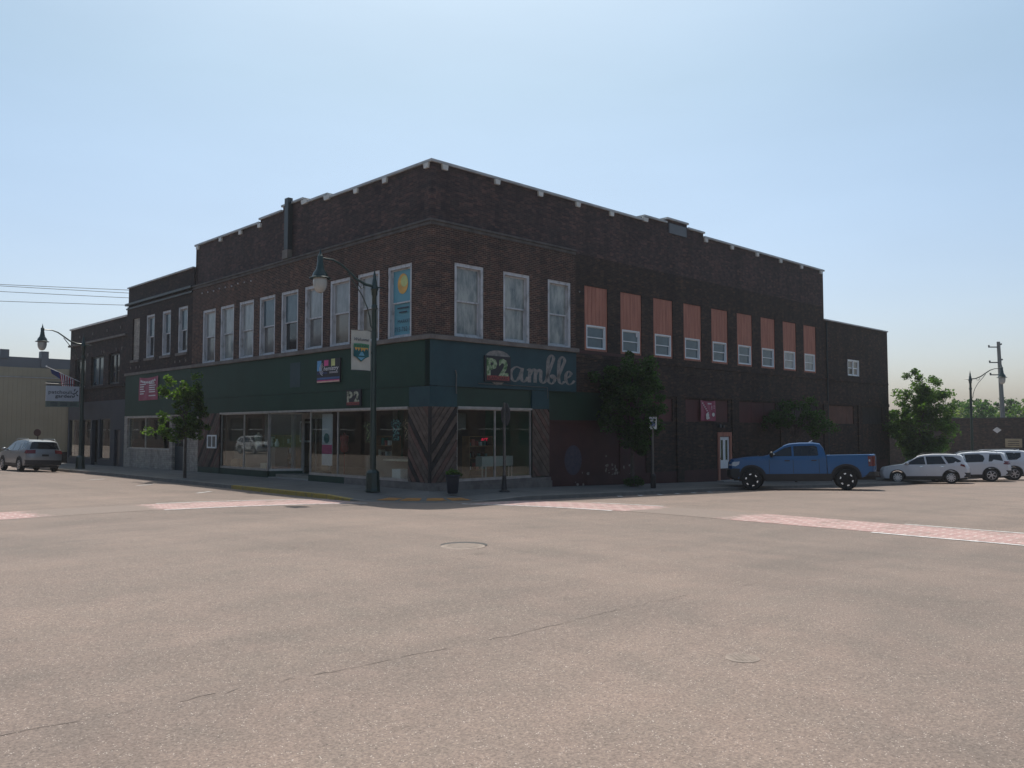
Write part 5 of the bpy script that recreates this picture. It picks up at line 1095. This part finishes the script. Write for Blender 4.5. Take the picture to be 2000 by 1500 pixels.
# ------------------------------------------------------------ vehicles
def ss(x, a_, b_): t_ = cl((x-a_)/(b_-a_), 0, 1); return t_*t_*(3-2*t_)
class Car:
    """x forward, y to the left, z up; body = side outline extruded across and then rounded in plan and section"""
    def __init__(c, L, W, belt, roof, tum=.78, nose=.16, arch=None, hoodx=9): c.L, c.W, c.belt, c.roof, c.tum, c.nose = L/2, W/2, belt, roof, tum, nose; c.bedx = -99
    def D(c, x, yn, z, out=0):
        s_ = 1 if yn >= 0 else -1; a_ = abs(yn); t_ = max(0, (a_-.55)/.45)
        k = 1-.05*(cl((.62-z)/.4, 0, 1))**2-.015*cl((z-.75)/.35, 0, 1)
        if z > c.belt: k -= (1-c.tum)*(z-c.belt)/(c.roof-c.belt)
        hw = c.W*k*(1-.05*ss(abs(x)/c.L, .6, 1))
        X = x-(1 if x > 0 else -1)*c.nose*t_*t_*ss(abs(x)/c.L, .72, 1)
        Z = z-(.05 if z > c.belt+.1 else .03)*t_*t_*ss(z, .8, 1.1)
        return (X, s_*(a_*hw+(out if a_ > .98 else 0)), Z)
    def solid(c, poly, y0=-1, y1=1, cutz=(), cutx=(), cuty=(-.98, -.9, -.75, -.55, 0, .55, .75, .9, .98), out=0):
        b = bmesh.new(); vs = [b.verts.new((x, y0, z)) for x, z in poly]; f = b.faces.new(vs)
        r = bmesh.ops.extrude_face_region(b, geom=[f]); bmesh.ops.translate(b, vec=(0, y1-y0, 0), verts=[v for v in r['geom'] if isinstance(v, bmesh.types.BMVert)])
        for ax, vals in ((2, cutz), (0, cutx), (1, cuty)):
            for q in vals:
                co = [0, 0, 0]; no = [0, 0, 0]; co[ax] = q; no[ax] = 1
                bmesh.ops.bisect_plane(b, geom=b.verts[:]+b.edges[:]+b.faces[:], plane_co=co, plane_no=no, dist=1e-5)
        bmesh.ops.triangulate(b, faces=[f for f in b.faces if len(f.verts) > 4]); b.verts.ensure_lookup_table()
        for v in b.verts: v.co = c.D(v.co.x, v.co.y, v.co.z, out)
        b.verts.index_update(); m_ = MB(); m_.add([tuple(v.co) for v in b.verts], [tuple(v.index for v in f.verts) for f in b.faces]); b.free(); return m_
    def side(c, poly, out=.008, y=1, cutz=()):   # thin panel lying on one flank
        n = []
        cx_ = MB(); 
        q = c.solid(poly, .985*y if y > 0 else -1, 1 if y > 0 else -.985, cuty=(), cutz=cutz, out=out); return q
    def top(c, p0, p1, y0, y1, out=.012, n=8):   # patch lying on a slanted outline segment (windscreen, rear glass)
        d = Vector((p1[0]-p0[0], 0, p1[1]-p0[1])).normalized(); nn = Vector((-d.z, 0, d.x)); nn = nn if nn.z > 0 else -nn
        m_ = MB()
        for j in range(5):
            for i in range(n+1):
                x = p0[0]+(p1[0]-p0[0])*j/4; z = p0[1]+(p1[1]-p0[1])*j/4; yn = y0+(y1-y0)*i/n; m_.v.append(tuple(Vector(c.D(x, yn, z))+nn*out))
        m_.f = [(j*(n+1)+i, j*(n+1)+i+1, (j+1)*(n+1)+i+1, (j+1)*(n+1)+i) for j in range(4) for i in range(n)]; return m_
def arch(xc, zc, r, zb_, n=10):
    h = sqrt(max(0, r*r-(zc-zb_)**2)); a0 = math.asin((zc-zb_)/r) if zc > zb_ else 0
    return [(xc+r*cos(-a0+(pi+2*a0)*k/n), zc+r*sin(-a0+(pi+2*a0)*k/n)) for k in range(n+1)]
def wheel(root, x, y, r, wd, spokes, rimmat, style):
    s_ = 1 if y > 0 else -1
    m_ = MB(); m_.lathe([(r*.62, -wd/2), (r*.93, -wd/2), (r, -wd*.36), (r, wd*.36), (r*.93, wd/2), (r*.62, wd/2)], (x, y, r), 30, 'Y')
    o = build('wheel', m_, 'rubber', root, True)
    yo = y+s_*wd*.5
    m_ = MB()
    if style != 'truck': m_.lathe([(r*.66, -.02), (r*.66, .012), (r*.61, .014), (r*.59, -.03)], (x, yo, r), 30, 'Y')
    for k in range(spokes):
        a_ = 2*pi*k/spokes+.3; d = Vector((cos(a_), 0, sin(a_))); n_ = Vector((-sin(a_), 0, cos(a_))); c0 = Vector((x, yo-.004, r))
        if style == 'truck': m_.prism([c0+d*r*.50-n_*.035, c0+d*r*.62-n_*.05, c0+d*r*.62+n_*.05, c0+d*r*.50+n_*.035], (0, .012*s_, 0))
        else: m_.prism([c0+d*r*.08-n_*.03, c0+d*r*.62-n_*.028, c0+d*r*.62+n_*.028, c0+d*r*.08+n_*.03], (0, .012*s_, 0))
    if style != 'truck': m_.lathe([(.001, -.01), (.07, -.01), (.07, .02), (.001, .02)], (x, yo, r), 12, 'Y')
    build('rim', m_, rimmat, o)
    m_ = MB(); m_.lathe([(.001, -.045), (r*.63, -.045), (r*.63, -.03), (.001, -.03)], (x, yo-.0*s_, r), 24, 'Y')
    if style == 'truck':
        for k in range(6): a_ = 2*pi*k/6+.8; d = Vector((cos(a_), 0, sin(a_))); n_ = Vector((-sin(a_), 0, cos(a_))); c0 = Vector((x, yo-.01, r)); m_.prism([c0-n_*.05, c0+d*r*.6-n_*.035, c0+d*r*.6+n_*.035, c0+n_*.05], (0, .01*s_, 0))
    build('hub', m_, 'black', o)
def suv(loc, az, label, paint, L, W, H, wb, rw, seed=0, wins=None, kind=0):
    root = wroot('parked_car', label, 'car', loc, az, 'white SUVs angle-parked by the brick wall' if paint == 'cwhite' else None)
    k = L/4.65; hf = H/1.66; s = lambda x, z: (x*k, z*hf)
    zb_ = .30; fx, rx = wb/2+.02, -wb/2+.02; c = Car(L, W, 1.06*hf, 1.62*hf, .76, .2)
    ra_ = rw+.07
    poly = [s(2.18, .30), s(2.28, .42), s(2.325, .60), s(2.29, .80), s(2.18, .93), s(1.7, 1.03), s(1.1, 1.10), s(.80, 1.27), s(.30, 1.55), s(0, 1.625), s(-.5, 1.66), s(-1.2, 1.655), s(-1.9, 1.60)]
    if kind == 0: poly += [s(-2.02, 1.50), s(-2.17, 1.15), s(-2.25, 1.0), s(-2.32, .8), s(-2.32, .5), s(-2.2, .34)]
    else: poly += [s(-2.08, 1.55), s(-2.23, 1.12), s(-2.28, 1.0), s(-2.325, .8), s(-2.325, .5), s(-2.24, .34)]
    bot = [(rx-ra_, zb_)]; bot = []
    A1 = arch(rx, rw, ra_, zb_); A2 = arch(fx, rw, ra_, zb_)
    poly += [(p[0], p[1]) for p in A1[::-1]]+[(p[0], p[1]) for p in A2[::-1]]
    b = build('body', c.solid(poly, cutz=(.5, .75, .95*hf, 1.06*hf, 1.3*hf), cutx=(-1.6, -.8, 0, .8, 1.6)), paint, root, True)
    # lower cladding and chassis
    m_ = MB(); m_.box(-L*.46, L*.45, -W*.36, W*.36, .22, .62); build('chassis', m_, 'black', root)
    for y in (1, -1):
        lo = [(fx-ra_, .285), (rx+ra_, .285), (rx+ra_, .43), (fx-ra_, .43)]
        build('sill_cladding', c.side(lo, .012, y), 'clad', root)
        for xc in (fx, rx):
            o_ = arch(xc, rw, ra_+.045, .3, 14); i_ = arch(xc, rw, ra_-.012, .3, 14); build('wheel_arch', c.side(o_+i_[::-1], .014, y), 'clad', root)
        # glass
        if kind == 0: W3 = [[s(1.02, 1.10), s(.78, 1.24), s(.33, 1.49), s(-.02, 1.56), s(-.08, 1.10)], [s(-.16, 1.10), s(-.11, 1.565), s(-.9, 1.57), s(-1.12, 1.12)], [s(-1.24, 1.14), s(-1.02, 1.56), s(-1.5, 1.54), s(-1.95, 1.30), s(-1.9, 1.24)]]
        elif kind == 1: W3 = [[s(1.0, 1.10), s(.78, 1.24), s(.33, 1.49), s(-.02, 1.56), s(-.08, 1.10)], [s(-.15, 1.10), s(-.1, 1.565), s(-.80, 1.57), s(-1.0, 1.48), s(-1.05, 1.3), s(-.95, 1.12)], [s(-1.22, 1.13), s(-1.3, 1.55), s(-1.86, 1.53), s(-2.02, 1.16)]]
        else: W3 = [[s(1.0, 1.10), s(.78, 1.24), s(.33, 1.49), s(-.02, 1.56), s(-.08, 1.10)], [s(-.15, 1.10), s(-.1, 1.565), s(-.9, 1.57), s(-1.0, 1.12)], [s(-1.12, 1.13), s(-1.02, 1.56), s(-1.75, 1.53), s(-1.72, 1.3), s(-1.5, 1.16)]]
        for P in W3: build('side_window', c.side(P, .006, y), 'cglass', root)
        for xd_ in (.98, -.12, -1.13*(1 if kind else .98)):
            build('door_seam', c.side([s(xd_, .46), s(xd_+.012, .46), s(xd_+.012, 1.08), s(xd_, 1.08)], .004, y), 'black', root)
        for xd_ in (.05, -1.0): build('door_handle', c.side([s(xd_, .95), s(xd_+.17, .95), s(xd_+.17, .985), s(xd_, .985)], .03, y), paint if kind else 'chrome', root)
        q = MB(); q.ball((.86*k, y*(W/2+.09), 1.14*hf), .11, 6, (.9, 1, .7)); q.box(.8*k, .9*k, y*(W/2-.12), y*(W/2+.02), 1.09*hf, 1.13*hf); build('mirror', q, paint, root, True)
        q = MB(); yy = y*W*.5*.70; q.tube([(-1.7*k, yy, 1.60*hf), (-1.55*k, yy, 1.69*hf), (0*k, yy, 1.70*hf), (.25*k, yy, 1.60*hf)], .018, 6); build('roof_rail', q, 'csilver' if kind else 'clad', root)
        hp = c.solid([s(2.235, .80), s(2.13, .93), s(1.85, .95), s(2.0, .84)], .5 if y > 0 else -1, 1 if y > 0 else -.5, out=.012, cuty=(.75*y, .9*y)); build('headlight', hp, 'headl', root)
        if kind == 0: tp = [s(-2.20, 1.07), s(-1.9, 1.12), s(-1.85, 1.02), s(-2.26, .92)]
        else: tp = [s(-2.262, 1.12), s(-2.1, 1.14), s(-2.0, .98), s(-2.315, .94)]
        tp = [(a_-.006, b_) for a_, b_ in tp]; build('taillight', c.solid(tp, .55 if y > 0 else -1.0, 1 if y > 0 else -.55, out=.012, cuty=(.7*y, .85*y)), 'taill', root)
    build('windscreen', c.top(s(1.04, 1.125), s(.34, 1.525), -.9, .9), 'cglass', root)
    if kind == 0: build('rear_window', c.top(s(-2.03, 1.47), s(-2.15, 1.18), -.82, .82), 'cglass', root)
    else: build('rear_window', c.top(s(-2.095, 1.51), s(-2.215, 1.17), -.86, .86), 'cglass', root)
    build('front_grille', c.solid([s(2.30, .50), s(2.335, .60), s(2.305, .79), s(2.24, .79), s(2.2, .5)], -.55, .55, cuty=(-.3, 0, .3)), 'black', root)
    m_ = MB(); build('rear_bumper', c.solid([s(-2.33, .36), s(-2.345, .60), s(-2.2, .62), s(-2.15, .36)], -1, 1, out=.006), 'clad', root)
    xr = -2.335*k; m_ = MB(); m_.box(xr-.012, xr+.01, -.16, .16, .80*hf, .90*hf); build('licence_plate', m_, 'clad' if kind else 'lett', root)
    m_ = MB(); m_.prism([s(-1.75, 1.62), s(-1.9, 1.62), s(-1.86, 1.70)] if 0 else [(-1.6*k, -.012, 1.64*hf), (-1.8*k, -.012, 1.63*hf), (-1.78*k, -.012, 1.70*hf)], (0, .024, 0)); build('antenna_fin', m_, paint, root)
    for x in (fx, rx):
        for y in (1, -1): wheel(root, x, y*(W/2-.115), rw, .22, 10 if kind == 0 else 6, 'rim', 'suv')
    return root
def place(nx, ny, az, off_x, off_y):
    """origin of a car whose near-side wheel pair midpoint touches the ground at (nx,ny)"""
    return nx-(off_x*cos(az)-off_y*sin(az)), ny-(off_x*sin(az)+off_y*cos(az))
def tilt(root, x, y, az):   # sit on the sloping street
    e_ = .5; hx = Vector((cos(az), sin(az))); ly = Vector((-sin(az), cos(az)))
    zf = grw(x+hx.x*1.4, y+hx.y*1.4); zr_ = grw(x-hx.x*1.4, y-hx.y*1.4); zl = grw(x+ly.x*.8, y+ly.y*.8); zr2 = grw(x-ly.x*.8, y-ly.y*.8)
    root.rotation_euler = (atan2(zl-zr2, 1.6), -atan2(zf-zr_, 2.8), az); root.location.z = (zf+zr_+zl+zr2)/4+.004
# azimuth (compass, clockwise from +Y) -> Blender heading of +X
def hd(a_): return radians(90-a_)
for (nx, ny, comp, W_, lab, args) in (
    (23.25, 47.95, -66, 1.84, 'white crossover SUV with chrome door handles parked right behind the blue pickup', dict(paint='cwhite', L=4.65, W=1.84, H=1.68, wb=2.72, rw=.345, kind=0)),
    (26.55, 49.95, -68, 1.95, 'larger white SUV with black wheel arches parked between two other white SUVs', dict(paint='cwhite', L=5.02, W=1.95, H=1.76, wb=2.9, rw=.375, kind=1)),
    (29.0, 52.0, -69, 1.99, 'tallest white SUV at the right edge, partly outside the picture', dict(paint='cwhite', L=5.2, W=1.99, H=1.84, wb=3.07, rw=.385, kind=2))):
    az_ = hd(comp); x, y = place(nx, ny, az_, 0, W_/2); r_ = suv((x, y, 0), az_, lab, **args); tilt(r_, x, y, az_)
az_ = hd(-47); x, y = -25.9, 45.6
r_ = suv((x, y, 0), az_, 'silver SUV with dark bumper seen from behind at far left', paint='csilver', L=4.66, W=1.83, H=1.68, wb=2.67, rw=.35, kind=1); tilt(r_, x, y, az_)
def pickup(loc, az, label):
    root = wroot('pickup_truck', label, 'pickup truck', loc, az); rw = .42; fx, rx = 1.95, -1.73; ra_ = .53; zb_ = .50; L, W = 5.9, 2.05
    c = Car(L, W, 1.36, 1.92, .80, .2)
    poly = [(2.80, .52), (2.90, .7), (2.93, .95), (2.90, 1.18), (2.80, 1.30), (2.2, 1.38), (1.45, 1.42), (1.28, 1.46), (.62, 1.86), (.42, 1.925), (.0, 1.955), (-.5, 1.95), (-.78, 1.90), (-.90, 1.72), (-.98, 1.42), (-1.0, 1.30), (-1.0, .52)]
    poly += [(rx+ra_+.12, .52)] if 0 else []
    A2 = arch(fx, rw+.05, ra_, .52)
    body = [p for p in poly]+[p for p in A2[::-1]]
    build('body', c.solid(body, cutz=(.75, 1.0, 1.2, 1.36, 1.6), cutx=(-.5, .2, .9, 1.5, 2.2)), 'blue', root, True)
    A1 = arch(rx, rw+.05, ra_, .55)
    bed = [(-1.025, .55), (-1.025, 1.42), (-1.05, 1.43), (-2.8, 1.44), (-2.88, 1.42), (-2.90, 1.0), (-2.88, .66), (-2.78, .62)]+A1[::-1]
    o = build('bed', c.solid(bed, cutz=(.75, 1.0, 1.2), cutx=(-1.5, -2.2)), 'blue', root, True)
    m_ = MB(); m_.box(-2.75, -1.15, -.78, .78, 1.41, 1.447); build('bed_cover', m_, 'black', o)
    build('tailgate', c.solid([(-2.905, .8), (-2.915, 1.36), (-2.9, 1.36), (-2.89, .8)], -.78, .78, cuty=(-.4, 0, .4)), 'blue', root)
    m_ = MB(); m_.box(-2.85, 2.7, -.55, .55, .40, .75); m_.box(-2.6, 2.5, -.78, .78, .62, .9); build('chassis', m_, 'black', root)
    m_ = MB()
    for xc in (fx, rx): m_.box(xc-.45, xc+.45, -.72, .72, .5, 1.02)
    build('wheel_well', m_, 'black', root)
    for y in (1, -1):
        build('sill_cladding', c.side([(fx-ra_-.02, .36), (rx+ra_+.02, .36), (rx+ra_+.02, .66), (fx-ra_-.02, .66)], .012, y), 'clad', root)
        m_ = MB(); m_.tube([(1.2, y*.98, .42), (-.9, y*.98, .42)], .045, 8); build('side_step', m_, 'black', root)
        for xc in (fx, rx):
            o_ = arch(xc, rw+.05, ra_+.075, .5, 16); i_ = arch(xc, rw+.05, ra_-.03, .5, 16); build('wheel_arch', c.side(o_+i_[::-1], .035, y), 'clad', root, True)
        for P in ([(1.22, 1.42), (.62, 1.78), (.34, 1.84), (.33, 1.42)], [(.25, 1.42), (.26, 1.845), (-.55, 1.86), (-.66, 1.80), (-.70, 1.46), (-.64, 1.42)]): build('side_window', c.side(P, .006, y), 'cglass', root)
        for xd_ in (1.22, .28, -.72): build('door_seam', c.side([(xd_, .68), (xd_+.014, .68), (xd_+.014, 1.38), (xd_, 1.38)], .004, y), 'black', root)
        for xd_ in (.42, -.62): build('door_handle', c.side([(xd_, 1.21), (xd_+.2, 1.21), (xd_+.2, 1.25), (xd_, 1.25)], .035, y), 'black', root)
        q = MB(); q.ball((1.12, y*1.19, 1.46), .15, 6, (.6, .8, .85)); q.box(1.08, 1.16, y*.9, y*1.12, 1.38, 1.42); build('mirror', q, 'black', root, True)
        q = MB(); q.box(1.0, 1.06, y*1.17-.06, y*1.17+.08, 1.46, 1.49) ; build('mirror_glint', q, 'chrome', root)
        build('headlight', c.solid([(2.925, 1.04), (2.885, 1.2), (2.5, 1.22), (2.55, 1.10), (2.75, 1.02)], .5 if y > 0 else -1, 1 if y > 0 else -.5, out=.014, cuty=(.75*y, .9*y)), 'headl', root)
        build('taillight', c.solid([(-2.91, .96), (-2.915, 1.36), (-2.72, 1.38), (-2.74, .96)], .8 if y > 0 else -1, 1 if y > 0 else -.8, out=.014, cuty=(.9*y,)), 'taill', root)
        build('marker_patch', c.side([(-2.82, 1.16), (-2.82, 1.24), (-2.76, 1.24), (-2.76, 1.16)], .03, y), 'headl', root)
    build('windscreen', c.top((1.24, 1.49), (.66, 1.84), -.9, .9), 'cglass', root); build('rear_window', c.top((-.91, 1.70), (-.975, 1.45), -.8, .8), 'cglass', root)
    build('grille', c.solid([(2.86, .74), (2.945, .95), (2.925, 1.17), (2.86, 1.26), (2.7, 1.2), (2.7, .74)], -.72, .72, cuty=(-.4, 0, .4)), 'clad', root)
    build('front_bumper', c.solid([(2.72, .44), (2.90, .50), (2.985, .62), (2.98, .84), (2.88, .92), (2.5, .9), (2.52, .6)], -1, 1, out=.012), 'clad', root, True)
    build('rear_bumper', c.solid([(-2.98, .55), (-2.98, .72), (-2.6, .74), (-2.5, .55)], -1, 1, out=.0), 'clad', root)
    build('hood_scoop', c.solid([(2.55, 1.33), (2.3, 1.41), (1.7, 1.45), (1.7, 1.40)], -.45, .45, cuty=(-.2, .2)), 'black', root)
    m_ = MB(); m_.tube([(-.35, .2, 1.94), (-.5, .2, 2.03)], .02, 6); build('antenna', m_, 'lett', root)
    for x in (fx, rx):
        for y in (1, -1): wheel(root, x, y*(W/2-.15), rw, .29, 6, 'chrome', 'truck')
    return root
az_ = hd(-71.5); x, y = place(11.72, 34.80, az_, .11, 1.02)
r_ = pickup((x, y, 0), az_, 'bright blue crew-cab pickup with black wheel arches angle-parked nose to the brick wall'); tilt(r_, x, y, az_)
# ------------------------------------------------------------ air
hm, ht, hb = nt('hazy_air'); ht.nodes.remove(hb)
pv = ht.nodes.new('ShaderNodeVolumePrincipled'); pv.inputs['Density'].default_value = .0004; pv.inputs['Color'].default_value = (.93, .95, 1, 1); pv.inputs['Anisotropy'].default_value = .3
ht.links.new(pv.outputs[0], ht.nodes['Material Output'].inputs['Volume'])
mb = MB(); mb.box(-410, 410, -410, 410, -4.2, 14); hz_ = fmesh('haze', mb, hm, (0, 0, 0)); hz_['kind'] = 'stuff'
def copy_tree(o, parent=None):
    c_ = o.copy(); COL.objects.link(c_); c_.parent = parent
    for ch in list(o.children): copy_tree(ch, c_)
    return c_
wh_ = [o for o in bpy.data.objects if o.name.startswith('parked_car') and 'crossover' in o.get('label', '')][0]
for (v_, u_, lab_) in ((-20.5, 64, 'white crossover parked far down the opposite side of the left street'), (-20.5, 52, 'white crossover parked on the opposite side of the left street, nearer the junction')):
    c_ = copy_tree(wh_); X_, Y_ = F2W(v_, u_)[:2]; c_['label'] = lab_; c_['group'] = 'cars parked across the left street'; c_.location = (X_, Y_, gr(u_, v_)); c_.rotation_euler = (0, 0, radians(134.1)+pi)
S.render.engine = 'CYCLES'
